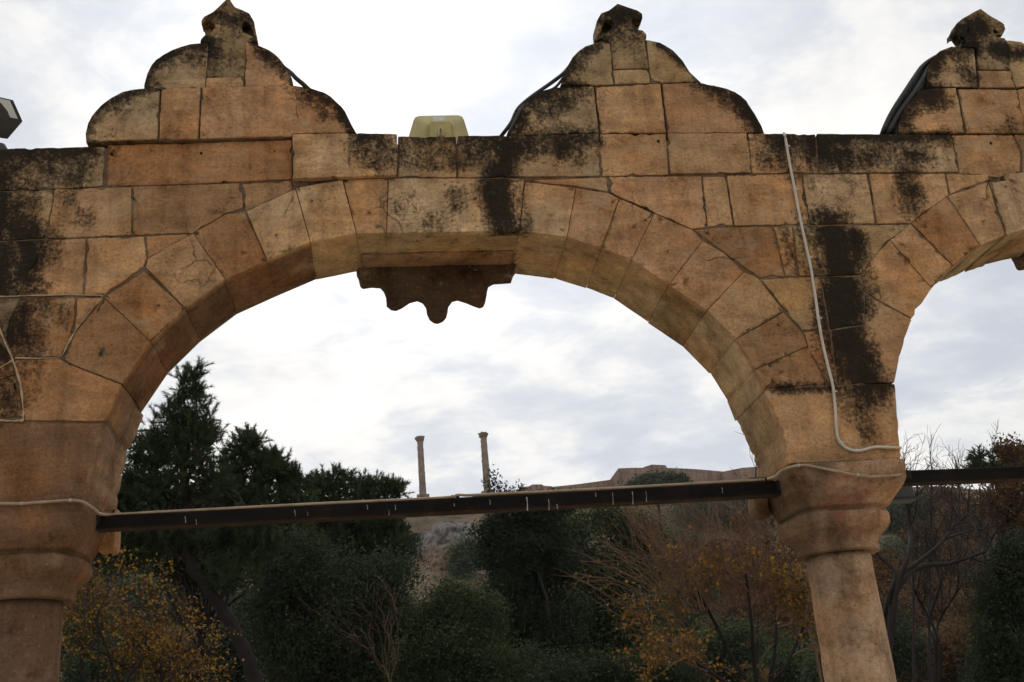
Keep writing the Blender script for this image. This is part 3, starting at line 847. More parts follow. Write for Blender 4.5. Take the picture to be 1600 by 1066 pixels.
link('mortar_repair', fast_mesh('mortar_repair', V, Fq, True), wall_o, M_MORTAR)['label'] = 'pale cement lines on the left spandrel'
# dark beads for the shade in the drilled holes of the lintel under the left merlon
M_HOLE = simple_mat('hole_dark', (0.02, 0.013, 0.009), 1.0)  # near-black solid beads: the shade inside the holes is colour
for x, y in ((174, 240), (314, 239), (429, 236), (1029, 220), (1549, 223)):
    p = at(x, y, -0.004); a = Acc()
    superloft(a, float(p[0]), 0.004, [(float(p[2]) - .008, .005, .007, 2), (float(p[2]), .010, .008, 2), (float(p[2]) + .008, .005, .007, 2)], (1, 1, 1), seg=10, amp=0.001)
    acc_obj('fixing_hole_shade_bead', a, M_HOLE, wall_o)

# ------------------------------------------------------------------ tie beams
def steel_material():
    m, nt, b = new_mat('painted_steel_beam', 0.8, 0.12)
    g = N(nt, 'ShaderNodeNewGeometry'); P = g.outputs['Position']
    base = ramp(nt, noise_tex(nt, mapping(nt, P, (3, 3, 20)), 1.2, 5, 0.6), [(0.35, (0.0025, 0.0023, 0.0021)), (0.65, (0.007, 0.0062, 0.0052))])
    rust = ramp(nt, noise_tex(nt, P, 9, 6, 0.7), [(0.52, 0.0), (0.64, 0.7)])
    nz = N(nt, 'ShaderNodeSeparateXYZ'); L(nt, g.outputs['Normal'], nz.inputs[0])
    under = ramp(nt, mth(nt, 'ABSOLUTE', nz.outputs[2]), [(0.2, 0.10), (0.6, 0.9)])
    c = mix(nt, mth(nt, 'MULTIPLY', rust, under), base, (0.10, 0.05, 0.025))
    c = mix(nt, mth(nt, 'MULTIPLY', under, 0.4), c, (0.065, 0.038, 0.021))
    drop = noise_tex(nt, mapping(nt, P, (26, 26, 5)), 1.0, 3, 0.6)
    d = ramp(nt, mth(nt, 'ADD', drop, mth(nt, 'MULTIPLY', noise_tex(nt, P, 120, 2, 0.5), 0.12)), [(0.795, 0.0), (0.82, 0.9)])
    c = mix(nt, d, c, (0.4, 0.38, 0.34))
    L(nt, c, b.inputs['Base Color']); return m
M_STEEL = steel_material()
M_CABLE_W = simple_mat('pale_conduit', (0.50, 0.45, 0.37), 0.55, 0, 0.12, 14, 0.0)
M_CABLE_B = simple_mat('beige_cable', (0.30, 0.22, 0.14), 0.6, 0, 0.25, 14, 0.0)
M_CABLE_D = simple_mat('dark_cable', (0.035, 0.033, 0.033), 0.5, 0, 0.3, 9, 0.0)
M_CLIP = simple_mat('clip_plastic', (0.42, 0.38, 0.33), 0.6)
M_WHITE_DROP = simple_mat('bird_dropping', (0.34, 0.32, 0.28), 0.9, 0, 0.25, 50)
M_MOSS_DARK = simple_mat('tar_patch', (0.012, 0.010, 0.009), 0.9, 0, 0.4, 30, 0.004)

BY0, BY1 = 0.19, 0.275
def beam(tops, bots, label):
    r = empty('tie_beam', (float(at(*tops[0], BY0)[0]), BY0, float(at(*tops[0], BY0)[2])))
    a = Acc(); n = 24
    (x0, z0), (x1, z1) = wz(*tops[0], BY0), wz(*tops[1], BY0)
    (_, b0), (_, b1) = wz(*bots[0], BY0), wz(*bots[1], BY0)
    V = []; 
    for i in range(n + 1):
        t = i / n; x = x0 + (x1 - x0) * t; zt = z0 + (z1 - z0) * t - 0.004 * math.sin(math.pi * t); zb = b0 + (b1 - b0) * t - 0.004 * math.sin(math.pi * t)
        c = 0.006
        for (yy, z_) in ((BY0 + c, zb), (BY1 - c, zb), (BY1, zb + c), (BY1, zt - c), (BY1 - c, zt), (BY0 + c, zt), (BY0, zt - c), (BY0, zb + c)):
            w_ = 0.0012 * fbm(x * 3, yy * 5, z_ * 5); V.append((x - r.location.x, yy - BY0 + w_, z_ - r.location.z + w_))
    Fc = []
    for i in range(n):
        for k in range(8):
            j = (k + 1) % 8; Fc.append((i * 8 + k, i * 8 + j, (i + 1) * 8 + j, (i + 1) * 8 + k))
    Fc.append(tuple(reversed(range(8)))); Fc.append(tuple(range(n * 8, n * 8 + 8)))
    a.add(V, Fc, smooth=False)
    acc_obj('box_section', a, M_STEEL, r)
    return r


def rel(parent, pts):
    return [np.array(p, float) - np.array(parent.location) for p in pts]


bm_main = beam([(140, 806), (1232, 749)], [(140, 828), (1232, 772)], '')
tag(bm_main, 'long black steel tie beam crossing the central arch, dotted with bird droppings', 'beam', 'steel tie beams between the capitals')
bm_right = beam([(1396, 736), (2300, 695)], [(1396, 756), (2300, 719)], '')
tag(bm_right, 'black steel tie beam at the right edge of the photo, right of the tan capital', 'beam', 'steel tie beams between the capitals')
# droppings on the main beam
dp_ = []
for (x, y0, y1, wd) in ((823, 777, 796, .007), (857, 780, 795, .005), (765, 781, 787, .004), (709, 787, 789, .004), (957, 770, 787, .003), (988, 768, 786, .004), (1009, 768, 782, .003), (870, 788, 793, .004), (617, 789, 795, .003), (573, 789, 794, .003), (930, 770, 774, .004),
                        (289, 807, 815, .003), (306, 812, 818, .003), (1128, 762, 769, .003), (480, 800, 804, .003), (607, 797, 803, .002)):
    yt = 806 - 57 * (x - 140) / 1092 
    pts = [at(x, max(y0, yt + 3), BY0 - 0.001), at(x + 1, (max(y0, yt + 3) + y1) / 2, BY0 - 0.001), at(x + 1, y1 + 2, BY0 - 0.001)]
    V, Fq = tube_arrays([(rel(bm_main, pts), [wd * rnd.uniform(.35, .7), wd * rnd.uniform(.15, .35), wd * rnd.uniform(.3, .8)])], 8); V[:, 1] = (V[:, 1] + 0.001) * 0.15 - 0.0006; V[:, 0] += [0.0015 * fbm(q[2] * 60, x, 0) for q in V]
    link('bird_dropping', fast_mesh('bird_dropping', V, Fq, True), bm_main, M_WHITE_DROP)
# bolts on the beam's top near the middle
for x in (707, 715):
    p = at(x, 777, 0.22); a = Acc()
    superloft(a, float(p[0]) - bm_main.location.x, 0.03, [(float(p[2]) - .01 - bm_main.location.z, .010, .010, 2), (float(p[2]) + .008 - bm_main.location.z, .010, .010, 2), (float(p[2]) + .012 - bm_main.location.z, .004, .004, 2)], (1, 1, 1), seg=8, amp=0)
    acc_obj('bolt', a, M_STEEL, bm_main)
# dark tar/rust patches at the seats of the beams are loose packing on the capital
def clips(pts, r, idx, mat, parent, name='clip'):
    for i in idx:
        a = Acc(); p = np.array(pts[i]); d = np.array(pts[min(i + 1, len(pts) - 1)]) - np.array(pts[max(i - 1, 0)]); d /= np.linalg.norm(d)
        q = Vector((0, 0, 1)).rotation_difference(Vector(d)).to_matrix()
        bm = bmesh.new(); bmesh.ops.create_cone(bm, cap_ends=True, segments=14, radius1=r * 1.3, radius2=r * 1.3, depth=r * 1.5)
        for v in bm.verts: v.co = q @ v.co + Vector(p)
        bm.verts.index_update(); a.add([v.co[:] for v in bm.verts], [[v.index for v in f.verts] for f in bm.faces], smooth=False); bm.free()
        box(a, (p[0] + r * 1.6, p[1] + r * 0.4, p[2]), (r * 2.0, r * 1.0, r * 1.2))
        acc_obj(name, a, mat, parent)


# white conduit down the right pier
cp = [(1224,208,.06),(1226,211,-.006),(1229,228,-.016),(1235,262,-.016),(1242,296,-.015),(1251,345,-.015),(1260,388,-.015),(1267,421,-.015),(1273,455,-.015),(1279,497,-.015),(1284,530,-.015),(1293,570,-.015),(1301,602,-.015),(1304,625,-.015),(1306,655,-.017),(1309,682,-.017),(1316,695,-.017),(1329,703,-.017),(1345,704,-.017),(1365,699,-.017),(1385,699,-.017),(1408,700,-.019)]
pts = smooth_path([at(x, y, Y) for x, y, Y in cp], 5)
pts[:, 0] += [0.0022 * fbm(p[2] * 3, 1, 5) for p in pts]
co = tube_obj('conduit', [(pts, 0.0080)], M_CABLE_W, None, 12)
tag(co, 'thin white conduit running down the right pier from the wall top', 'conduit')
clips(pts, 0.0078, [10, 20, 32, 45, 62, 78, 88, 100], M_CABLE_W, co)
# beige cable round the right capital
cp = [(1200,749,.21),(1206,747,.14),(1212,744,.03),(1222,735,-.03),(1238,729,-.046),(1258,727,-.046),(1280,731,-.048),(1305,736,-.048),(1330,741,-.05),(1360,745,-.05),(1385,744,-.05),(1399,743,-.045),(1408,741,-.01),(1411,738,.08),(1406,736,.16)]
pts = smooth_path([at(*p) for p in cp], 6)
co = tube_obj('cable', [(pts, 0.0072)], M_CABLE_B, None, 10)
tag(co, 'beige cable bent around the top of the tan right capital', 'cable')
clips(pts, 0.0070, [27, 50], M_CLIP, co)
# beige cable on the left capital going along the beam
cp = [(-40,789,-.05),(0,787,-.05),(34,787,-.05),(75,784,-.05),(110,782,-.05),(128,784,-.045),(141,791,-.02),(150,798,.04),(156,803,.14),(175,804.5,.20),(240,800.5,.20),(330,796,.20),(480,788,.20),(620,781.5,.20),(700,777,.20),(715,773.5,.20),(730,774,.20),(760,772.5,.2),(900,766,.2),(1060,757,.2),(1195,749.5,.20)]
pts = smooth_path([at(*p) for p in cp], 6)
co = tube_obj('cable', [(pts, 0.0072)], M_CABLE_B, None, 10)
tag(co, 'beige cable from the dark left capital along the top of the long beam', 'cable')
clips(pts, 0.0070, [12, 24], M_CLIP, co)
# dark cables over the merlons
def cable(cps, r, label, group=None, mat=None, n=6):
    pts = smooth_path([at(*p) for p in cps], n)
    o = tube_obj('cable', [(pts, r)], mat or M_CABLE_D, None, 8)
    return tag(o, label, 'cable', group)
cable([(420,90,.30),(452,112,.22),(462,122,.2),(474,132,.2),(485,142,.22),(498,150,.3)], .014, 'short dark cable leaving the right shoulder of the left merlon')
cable([(905,86,.25),(890,104,.16),(878,117,.10),(858,132,.10),(842,143,.08),(822,158,.05),(808,172,.03),(800,190,.02),(790,204,.04),(782,214,.10)], .012, 'outer dark cable hugging the left side of the middle merlon')
cable([(905,90,.22),(893,104,.10),(880,122,.07),(866,138,.05),(846,146,.04),(824,160,.01),(812,174,-.01),(803,192,-.012),(796,206,-.006),(793,215,.04)], .009, 'inner thin dark cable on the left side of the middle merlon')
ORD = ['outermost', 'second', 'third', 'fourth', 'fifth', 'innermost']
for k in range(6):
    o_ = k * 2.6 - 4; yy = 0.03 + 0.03 * (k % 3)
    cable([(1478 + o_ * .3, 84, .28), (1462 + o_ * .5, 90, yy + .03), (1446 + o_ * 1.1, 103 + k, yy), (1434 + o_ * 1.6, 122 + k, yy - .02), (1420 + o_ * 1.9, 145, yy - .03), (1406 + o_ * 1.7, 165, yy - .03), (1394 + o_ * 1.5, 185, yy - .02), (1384 + o_ * 1.3, 206, yy), (1381 + o_ * 1.2, 216, yy + .10)],
          .0125, ORD[k] + ' dark cable of the bundle draped over the left side of the right merlon', 'bundled cables over the right merlon', M_CABLE_D)

# ------------------------------------------------------------------ floodlights on top
M_YEL = simple_mat('yellow_housing', (0.40, 0.33, 0.12), 0.5, 0, 0.15, 12)
M_GREYM = simple_mat('grey_housing', (0.07, 0.07, 0.068), 0.5, 0.2, 0.2, 9)
M_LABEL = simple_mat('plate_silver', (0.55, 0.55, 0.52), 0.4, 0.3, 0.1, 60)
m, ntg, b = new_mat('lamp_glass', 0.35, 0.5); b.inputs['Base Color'].default_value = (0.75, 0.78, 0.77, 1); M_GLASS = m
p = at(679, 216, 0.22); fr = empty('floodlight', tuple(float(v) for v in p))
def fl(px, py, Y=0.2): q = at(px, py, Y) - p; return (float(q[0]), float(q[2]))
def prism2(front, back, ya, yb, bevel=0.0):
    n = len(front); V = [(x, ya, z) for x, z in front] + [(x, yb, z) for x, z in back]
    Fc = [tuple(range(n)), tuple(reversed(range(n, 2 * n)))] + [((i + 1) % n, i, n + i, n + (i + 1) % n) for i in range(n)]
    bm = bmesh.new(); vs = [bm.verts.new(v) for v in V]
    for f in Fc: bm.faces.new([vs[i] for i in f])
    bmesh.ops.recalc_face_normals(bm, faces=bm.faces)
    if bevel: bmesh.ops.bevel(bm, geom=bm.edges[:], offset=bevel, segments=3, profile=0.5, affect='EDGES')
    bm.verts.index_update(); a = Acc(); a.add([v.co[:] for v in bm.verts], [[v.index for v in f.verts] for f in bm.faces], smooth=False); bm.free(); return a
outer = [fl(632, 236, .32), fl(646, 188, .32), fl(649, 183, .32), fl(655, 181, .32), fl(716, 180, .32), fl(722, 182, .32), fl(725, 187, .32), fl(740, 236, .32)]
inner = [fl(660, 236, .2), fl(666, 198, .2), fl(667, 195, .2), fl(669, 193, .2), fl(704, 192, .2), fl(706, 194, .2), fl(708, 197, .2), fl(714, 236, .2)]
acc_obj('housing', prism2(inner, outer, -0.02, 0.10, 0.003), M_YEL, fr)
acc_obj('front_rim', prism2(outer, outer, 0.101, 0.125, 0.002), M_YEL, fr)
gb = [fl(671, 222), fl(672, 196), fl(703, 195), fl(706, 222)]
acc_obj('gear_box', prism2(gb, gb, -0.06, -0.01, 0.004), M_YEL, fr)
lb = [fl(676, 191, .24), fl(677, 183, .24), fl(695, 182, .24), fl(695, 190, .24)]
a = prism2(lb, lb, 0.015, 0.06); ro_ = acc_obj('rating_plate', a, M_LABEL, fr)
V, Fq = tube_arrays([(smooth_path([(0.02, -0.07, -0.03), (0.025, -0.07, 0.015), (0.035, -0.068, 0.03), (0.045, -0.07, 0.01), (0.045, -0.07, -0.03)], 5), .006)], 8)
link('handle', fast_mesh('handle', V, Fq, True), fr, simple_mat('handle_pale', (0.4, 0.33, 0.2), 0.6))
acc_obj('bracket', (lambda a: (box(a, (0, 0.05, -0.035), (0.26, 0.05, 0.012)), a)[1])(Acc()), M_GREYM, fr)
tag(fr, 'yellow floodlight seen from behind on the wall top between the left and middle merlons', 'floodlight')
# grey floodlight at the left edge
p = at(-5, 232, 0.16); g2 = empty('floodlight', tuple(float(v) for v in p)); 
p0 = p
def q3(px, py, Y): return tuple(float(v) for v in (at(px, py, Y) - p0))
bm = bmesh.new()
Fv = [q3(-60, 138, .02), q3(21, 156, .05), q3(36, 190, .13), q3(-50, 172, .10)]     # glass face, tilted
Bv = [q3(-60, 176, .10), q3(6, 190, .13), q3(12, 218, .20), q3(-55, 208, .18)]
va = [bm.verts.new(v) for v in Fv]; vb = [bm.verts.new(v) for v in Bv]
bm.faces.new(va); bm.faces.new(list(reversed(vb)))
for i in range(4): bm.faces.new((va[(i + 1) % 4], va[i], vb[i], vb[(i + 1) % 4]))
bmesh.ops.recalc_face_normals(bm, faces=bm.faces); bmesh.ops.bevel(bm, geom=bm.edges[:], offset=0.004, segments=2, profile=0.5, affect='EDGES')
me = bpy.data.meshes.new('housing'); bm.to_mesh(me); bm.free(); link('housing', me, g2, M_GREYM)
nrm = (Vector(Fv[1]) - Vector(Fv[0])).cross(Vector(Fv[3]) - Vector(Fv[0])).normalized()
if nrm.y > 0: nrm = -nrm
cc = sum((Vector(v) for v in Fv), Vector()) / 4
gl = [cc + (Vector(v) - cc) * 0.84 + nrm * 0.003 for v in Fv]; gl2 = [v - nrm * 0.004 for v in gl]
me = bpy.data.meshes.new('glass_pane'); me.from_pydata([v[:] for v in gl + gl2], [], [(0, 1, 2, 3), (7, 6, 5, 4), (0, 4, 5, 1), (1, 5, 6, 2), (2, 6, 7, 3), (3, 7, 4, 0)]); me.update()
link('glass_pane', me, g2, M_GLASS)
a = Acc(); superloft(a, 0.0, 0.05, [(-0.03, .035, .035, 2), (-.01, .04, .04, 2), (.02, .045, .045, 2), (.05, .03, .03, 2)], (1, 1, 1), seg=16, amp=0)
bc = Vector((0, 0, 0)) + sum((Vector(v) for v in Bv), Vector()) / 4
V_, F_ = tube_arrays([(np.array([(0, .05, -.05), (0, .06, .02), tuple(bc)]), .018)], 10); a.add([tuple(v) for v in V_], [tuple(int(i) for i in f) for f in F_])
acc_obj('bracket', a, M_GREYM, g2)
tag(g2, 'grey floodlight with tilted glass at the left end of the wall top', 'floodlight')
# small grey lamp fixed behind the right capital, under the beam
p = at(1414, 770, 0.42); g3 = empty('lamp_box', tuple(float(v) for v in p))
a = Acc(); box(a, (-0.05, 0, 0), (0.16, 0.10, 0.075), bev=0.006); acc_obj('housing', a, simple_mat('grey_box', (0.10, 0.105, 0.11), 0.5), g3)
a = Acc(); box(a, (-0.05, 0, -0.045), (0.19, 0.12, 0.014), bev=0.003); acc_obj('rim', a, M_GREYM, g3)
tag(g3, 'small grey box lamp behind the tan capital below the right beam', 'lamp')

# ------------------------------------------------------------------ ground and hill
def ridge(x):
    pts = [(-400, 40), (-150, 52), (float(at(400, 800, 262)[0]), float(at(400, 800, 262)[2])), (float(at(620, 786, 262)[0]), float(at(620, 786, 262)[2])),
           (float(at(830, 778, 262)[0]), float(at(830, 778, 262)[2])), (float(at(970, 775, 262)[0]), float(at(970, 775, 262)[2])),
           (float(at(1180, 770, 262)[0]), float(at(1180, 770, 262)[2])), (float(at(1450, 762, 262)[0]), float(at(1450, 762, 262)[2])), (200, 52), (500, 45)]
    return np.interp(x, [p[0] for p in pts], [p[1] for p in pts])
def ground_h(x, y):
    t = min(max((y - 70) / 190.0, 0), 1); rz = float(ridge(x)); h = rz * (t ** 1.5)
    if y > 290: h = rz * max(0.55, 1 - (y - 290) / 800)
    if 62 < y < 300: h += (1.6 * fbm(x * .03, y * .03, 0) + 0.7 * fbm(x * .12, y * .12, 3)) * min(1, (y - 62) / 30) * (0.2 if y > 250 else 1)
    return h * (min(1, max(0, 1 - (abs(x) - 250) / 500)) if abs(x) > 250 else 1)


def solve_Y(px, py):
    for Y in np.arange(80, 262, 1.5):
        p = at(px, py, Y)
        if ground_h(float(p[0]), float(Y)) >= p[2]: return float(Y)
    return 255.0


GX = np.concatenate([np.linspace(-1500, -160, 12), np.linspace(-150, 250, 121), np.linspace(260, 1500, 12)])
GY = np.concatenate([np.linspace(-800, -10, 8), np.linspace(-5, 60, 10), np.linspace(64, 300, 80), np.linspace(320, 1800, 10)])
V = []
for y in GY:
    for x in GX:
        V.append((x, y, ground_h(float(x), float(y))))
nx = len(GX); idx = np.arange(len(GY) - 1)[:, None] * nx + np.arange(nx - 1)[None, :]
Fq = np.stack([idx, idx + 1, idx + 1 + nx, idx + nx], -1).reshape(-1, 4)
m, nt_, b = new_mat('dry_ground', 0.95, 0.1)
g = N(nt_, 'ShaderNodeNewGeometry'); P = g.outputs['Position']
c = ramp(nt_, noise_tex(nt_, P, 0.12, 8, 0.65), [(0.3, (0.05, 0.045, 0.022)), (0.5, (0.13, 0.085, 0.05)), (0.7, (0.21, 0.15, 0.10))])
c = mix(nt_, ramp(nt_, noise_tex(nt_, P, 0.9, 6, 0.7), [(0.5, 0.0), (0.62, 0.8)]), c, (0.035, 0.04, 0.018))
L(nt_, c, b.inputs['Base Color']); bump(nt_, b, noise_tex(nt_, P, 1.5, 6, 0.7), 0.8, 0.6)
o = link('ground', fast_mesh('ground', np.array(V), Fq, True), None, m); o['kind'] = 'structure'
# unseen paved walk under the arcade, pale and broad to bounce light upward
a = Acc(); box(a, (2, -3.0, -0.046), (44, 18, 0.10)); o = acc_obj('bounce_pavement', a, simple_mat('bounce_paving', (0.46, 0.39, 0.29), 0.85, 0, 0.25, 1.5, 0.01)); o['kind'] = 'structure'

# rock cliff on the hillside
m, nt_, b = new_mat('cliff_rock', 0.95, 0.1)
g = N(nt_, 'ShaderNodeNewGeometry'); P = g.outputs['Position']
r1 = noise_tex(nt_, mapping(nt_, P, (1, 1, 0.6)), 0.35, 8, 0.72, 0.6); r2 = noise_tex(nt_, P, 0.12, 4, 0.6)
sepz = N(nt_, 'ShaderNodeSeparateXYZ'); L(nt_, P, sepz.inputs[0])
zc = float(at(700, 862, 205)[2])
low = ramp(nt_, mth(nt_, 'ADD', mth(nt_, 'MULTIPLY', mth(nt_, 'SUBTRACT', sepz.outputs[2], zc), 0.18), r2), [(0.45, 1.0), (0.75, 0.0)])
c = ramp(nt_, r1, [(0.36, (0.04, 0.036, 0.033)), (0.48, (0.15, 0.135, 0.12)), (0.62, (0.30, 0.28, 0.26))])
c2 = ramp(nt_, r1, [(0.36, (0.08, 0.05, 0.035)), (0.5, (0.22, 0.15, 0.10)), (0.65, (0.30, 0.22, 0.15))])
L(nt_, mix(nt_, low, c, c2), b.inputs['Base Color']); bump(nt_, b, r1, 1.0, 1.6)
V = []; nu, nv = 90, 60
x0, x1 = 625, 790
for j in range(nv):
    for i in range(nu):
        u, v = i / (nu - 1), j / (nv - 1)
        top = 812 + 26 * abs(u - 0.55) ** 1.3 * 2.2 + (6 if u < .3 else 0)
        px_ = x0 + (x1 - x0) * u; py_ = 960 + (top - 960) * v
        Y = 196 + 14 * v ** 2.5 + 16 * abs(u - 0.5) ** 2 * 2
        p = at(px_, py_, Y)
        d = 2.4 * fbm(p[0] * .13, 7, p[2] * .13, 4) + 1.3 * abs(fbm(p[0] * .35, 2, p[2] * .28, 3)); 
        V.append((p[0], p[1] - d, p[2] + 0.5 * fbm(p[0] * .2, 3, p[2] * .2)))
idx = np.arange(nv - 1)[:, None] * nu + np.arange(nu - 1)[None, :]
# closed back so the outcrop has thickness
V = np.array(V); B = V.copy(); B[:, 1] += 14; nvv = len(V)
Fq = np.stack([idx, idx + 1, idx + 1 + nu, idx + nu], -1).reshape(-1, 4)
topi = (nv - 1) * nu + np.arange(nu - 1); side = np.stack([topi, topi + 1, topi + 1 + nvv, topi + nvv], -1)
l_ = np.arange(nv - 1) * nu; sl_ = np.stack([l_ + nu, l_, l_ + nvv, l_ + nu + nvv], -1)
r_ = np.arange(nv - 1) * nu + nu - 1; sr_ = np.stack([r_, r_ + nu, r_ + nu + nvv, r_ + nvv], -1)
o = link('rock_cliff', fast_mesh('rock_cliff', np.concatenate([V, B]), np.concatenate([Fq, side, sl_, sr_]), False), None, m); o['kind'] = 'structure'

# ------------------------------------------------------------------ fortress and the two tall columns on the hill
m, nt_, b = new_mat('fortress_masonry', 0.95, 0.1)
g = N(nt_, 'ShaderNodeNewGeometry'); P = g.outputs['Position']
br = N(nt_, 'ShaderNodeTexBrick'); br.inputs['Scale'].default_value = 1.0; br.inputs['Brick Width'].default_value = 1.3; br.inputs['Row Height'].default_value = 0.6
br.inputs['Mortar Size'].default_value = 0.05
br.inputs['Color1'].default_value = (0.34, 0.23, 0.165, 1); br.inputs['Color2'].default_value = (0.28, 0.19, 0.14, 1); br.inputs['Mortar'].default_value = (0.2, 0.13, 0.1, 1)
sx = N(nt_, 'ShaderNodeSeparateXYZ'); L(nt_, P, sx.inputs[0]); cb = N(nt_, 'ShaderNodeCombineXYZ')
L(nt_, sx.outputs[0], cb.inputs[0]); L(nt_, sx.outputs[2], cb.inputs[1]); L(nt_, cb.outputs[0], br.inputs['Vector'])
stv = noise_tex(nt_, mapping(nt_, P, (1.2, 1.2, 0.12)), 0.9, 4, 0.6)
c = mix(nt_, ramp(nt_, stv, [(0.48, 0.0), (0.66, 0.75)]), br.outputs['Color'], (0.11, 0.085, 0.07))
c = mix(nt_, 0.6, c, ramp(nt_, noise_tex(nt_, P, 0.15, 4, 0.6), [(0.35, (0.7, 0.75, 0.8)), (0.65, (1.15, 1.1, 1.05))]), 'MULTIPLY')
L(nt_, c, b.inputs['Base Color']); M_FORT = m
fort = empty('fortress', tuple(float(v) for v in at(960, 775, 262)))
tag(fort, 'long pinkish stone fortress wall along the hilltop behind the long beam', 'fortress')
fp = np.array(fort.location)
def fort_part(name, prof, Y0, th, lab=None):
    a = Acc(); pts = [(float(at(x, y, Y0)[0]), float(at(x, y, Y0)[2])) for x, y in prof]
    base = min(z for _, z in pts) - 14
    poly = pts + [(pts[-1][0], base), (pts[0][0], base)]
    prism(a, poly, Y0, Y0 + th)
    a.v = [(x - fp[0], y - fp[1], z - fp[2]) for x, y, z in a.v]
    o = acc_obj(name, a, M_FORT, fort)
    if lab: o['label'] = lab
fort_part('curtain_wall', [(840,762),(861,761),(900,757),(930,753),(966,748)], 262, 5, 'low rising curtain wall')
fort_part('bastion', [(811,763),(813,761),(826,760),(832,757),(846,757),(850,759),(862,760)], 258, 9)
fort_part('bastion', [(966,732),(990,731),(1008,731),(1012,731)], 254, 12)
fort_part('bastion', [(1006,730),(1018,726),(1040,727),(1042,731)], 259, 12)
fort_part('curtain_wall', [(1040,731),(1065,732),(1085,733),(1110,735),(1131,737)], 261, 8)
fort_part('curtain_wall', [(1130,737),(1145,734),(1160,731),(1190,729),(1240,730),(1290,738)], 258, 8)
fort_part('curtain_wall', [(560,784),(600,781),(612,780),(645,781)], 262, 3)
M_COLS = simple_mat('column_stone', (0.23, 0.17, 0.125), 0.9, 0, 0.35, 0.45, 0.05)
def monument(xb, yb, xt, yt, wpx, sd, label):
    Yc = 255; p = at(xb, yb, Yc); q = at(xt, yt, Yc); rr = wpx / 2 * mpp(Yc)
    r0 = empty('monument_column', tuple(float(v) for v in p)); h = float(q[2] - p[2]); dx = float(q[0] - p[0])
    tag(r0, label, 'column', 'tall ancient columns on the hilltop')
    a = Acc(); prof = []; n = 36
    for k in range(n + 1):
        t = k / n; e = 1.12 - 0.17 * t + (0.02 if k % 5 == 0 else 0)
        prof.append((h * t * 0.925, rr * e, rr * e, 2.0))
    superloft(a, 0, 0, prof, (1, 1, 1), seg=24, seed=sd, amp=0.10)
    a.v = [(x + dx * z / h, y, z) for x, y, z in a.v]; acc_obj('shaft', a, M_COLS, r0)
    a = Acc(); superloft(a, dx, 0, [(h * .92, rr * .95, rr * .95, 2), (h * .93, rr * 1.15, rr * 1.15, 2.2), (h * .945, rr * 1.1, rr * 1.1, 2), (h * .965, rr * 1.35, rr * 1.35, 2.6), (h * .985, rr * 1.4, rr * 1.4, 3), (h * .992, rr * 1.3, rr * 1.3, 3), (h * 1.0, rr * .9, rr * .9, 2), (h * 1.012, rr * .5, rr * .5, 2)], (1, 1, 1), seg=24, seed=sd + 3, amp=0.45)
    acc_obj('capital', a, M_COLS, r0)
    a = Acc(); bp = [at(x, y, Yc) for x, y in ((xb - 17, yb), (xb + 12, yb))]
    box(a, (0.0, 0, -2.2), (rr * 4.0, rr * 4, 4.6)); box(a, (-1.6, .5, -2.9), (rr * 5.4, rr * 4.6, 4.4)); acc_obj('pedestal', a, M_FORT, r0)
monument(661, 775, 656, 683, 9.6, 3, 'left and slightly shorter of the two tall ancient columns on the hill')
monument(762, 770, 755, 677, 10.2, 8, 'right and slightly taller of the two tall ancient columns on the hill')

# ------------------------------------------------------------------ vegetation
def leaf_mat(name, c1, c2, trans=0.3):
    m, nt, b = new_mat(name, 0.75, 0.2)
    a = N(nt, 'ShaderNodeAttribute', attribute_name='leaf')
    c = ramp(nt, a.outputs['Fac'], [(0.0, c1), (1.0, c2)])
    L(nt, c, b.inputs['Base Color'])
    tr = N(nt, 'ShaderNodeBsdfTranslucent'); L(nt, c, tr.inputs[0]); ms = N(nt, 'ShaderNodeMixShader'); ms.inputs[0].default_value = trans
    out = nt.nodes['Material Output']; L(nt, b.outputs[0], ms.inputs[1]); L(nt, tr.outputs[0], ms.inputs[2]); L(nt, ms.outputs[0], out.inputs[0])
    return m
ML = {'pine': leaf_mat('pine_needles', (0.018, 0.028, 0.012), (0.080, 0.105, 0.040)),
      'dark': leaf_mat('dark_leaves', (0.016, 0.025, 0.012), (0.062, 0.080, 0.036)),
      'green': leaf_mat('green_leaves', (0.022, 0.036, 0.014), (0.085, 0.108, 0.042)),
      'cyp': leaf_mat('cypress_scales', (0.014, 0.022, 0.012), (0.044, 0.058, 0.028)),
      'gold': leaf_mat('golden_leaves', (0.045, 0.038, 0.012), (0.36, 0.19, 0.03), 0.35),
      'rust': leaf_mat('rust_leaves', (0.060, 0.030, 0.014), (0.15, 0.080, 0.028), 0.25),
      'olive': leaf_mat('far_leaves', (0.045, 0.06, 0.030), (0.09, 0.11, 0.055))}
M_BARK = simple_mat('bark', (0.017, 0.012, 0.010), 0.95, 0, 0.4, 6, 0.02)
M_TWIG = simple_mat('pale_twigs', (0.17, 0.115, 0.08), 0.9, 0, 0.35, 3)
M_TWIGR = simple_mat('reddish_twigs', (0.17, 0.095, 0.06), 0.9, 0, 0.35, 3)
M_BARE = simple_mat('bare_twigs', (0.024, 0.017, 0.014), 0.9, 0, 0.35, 3)


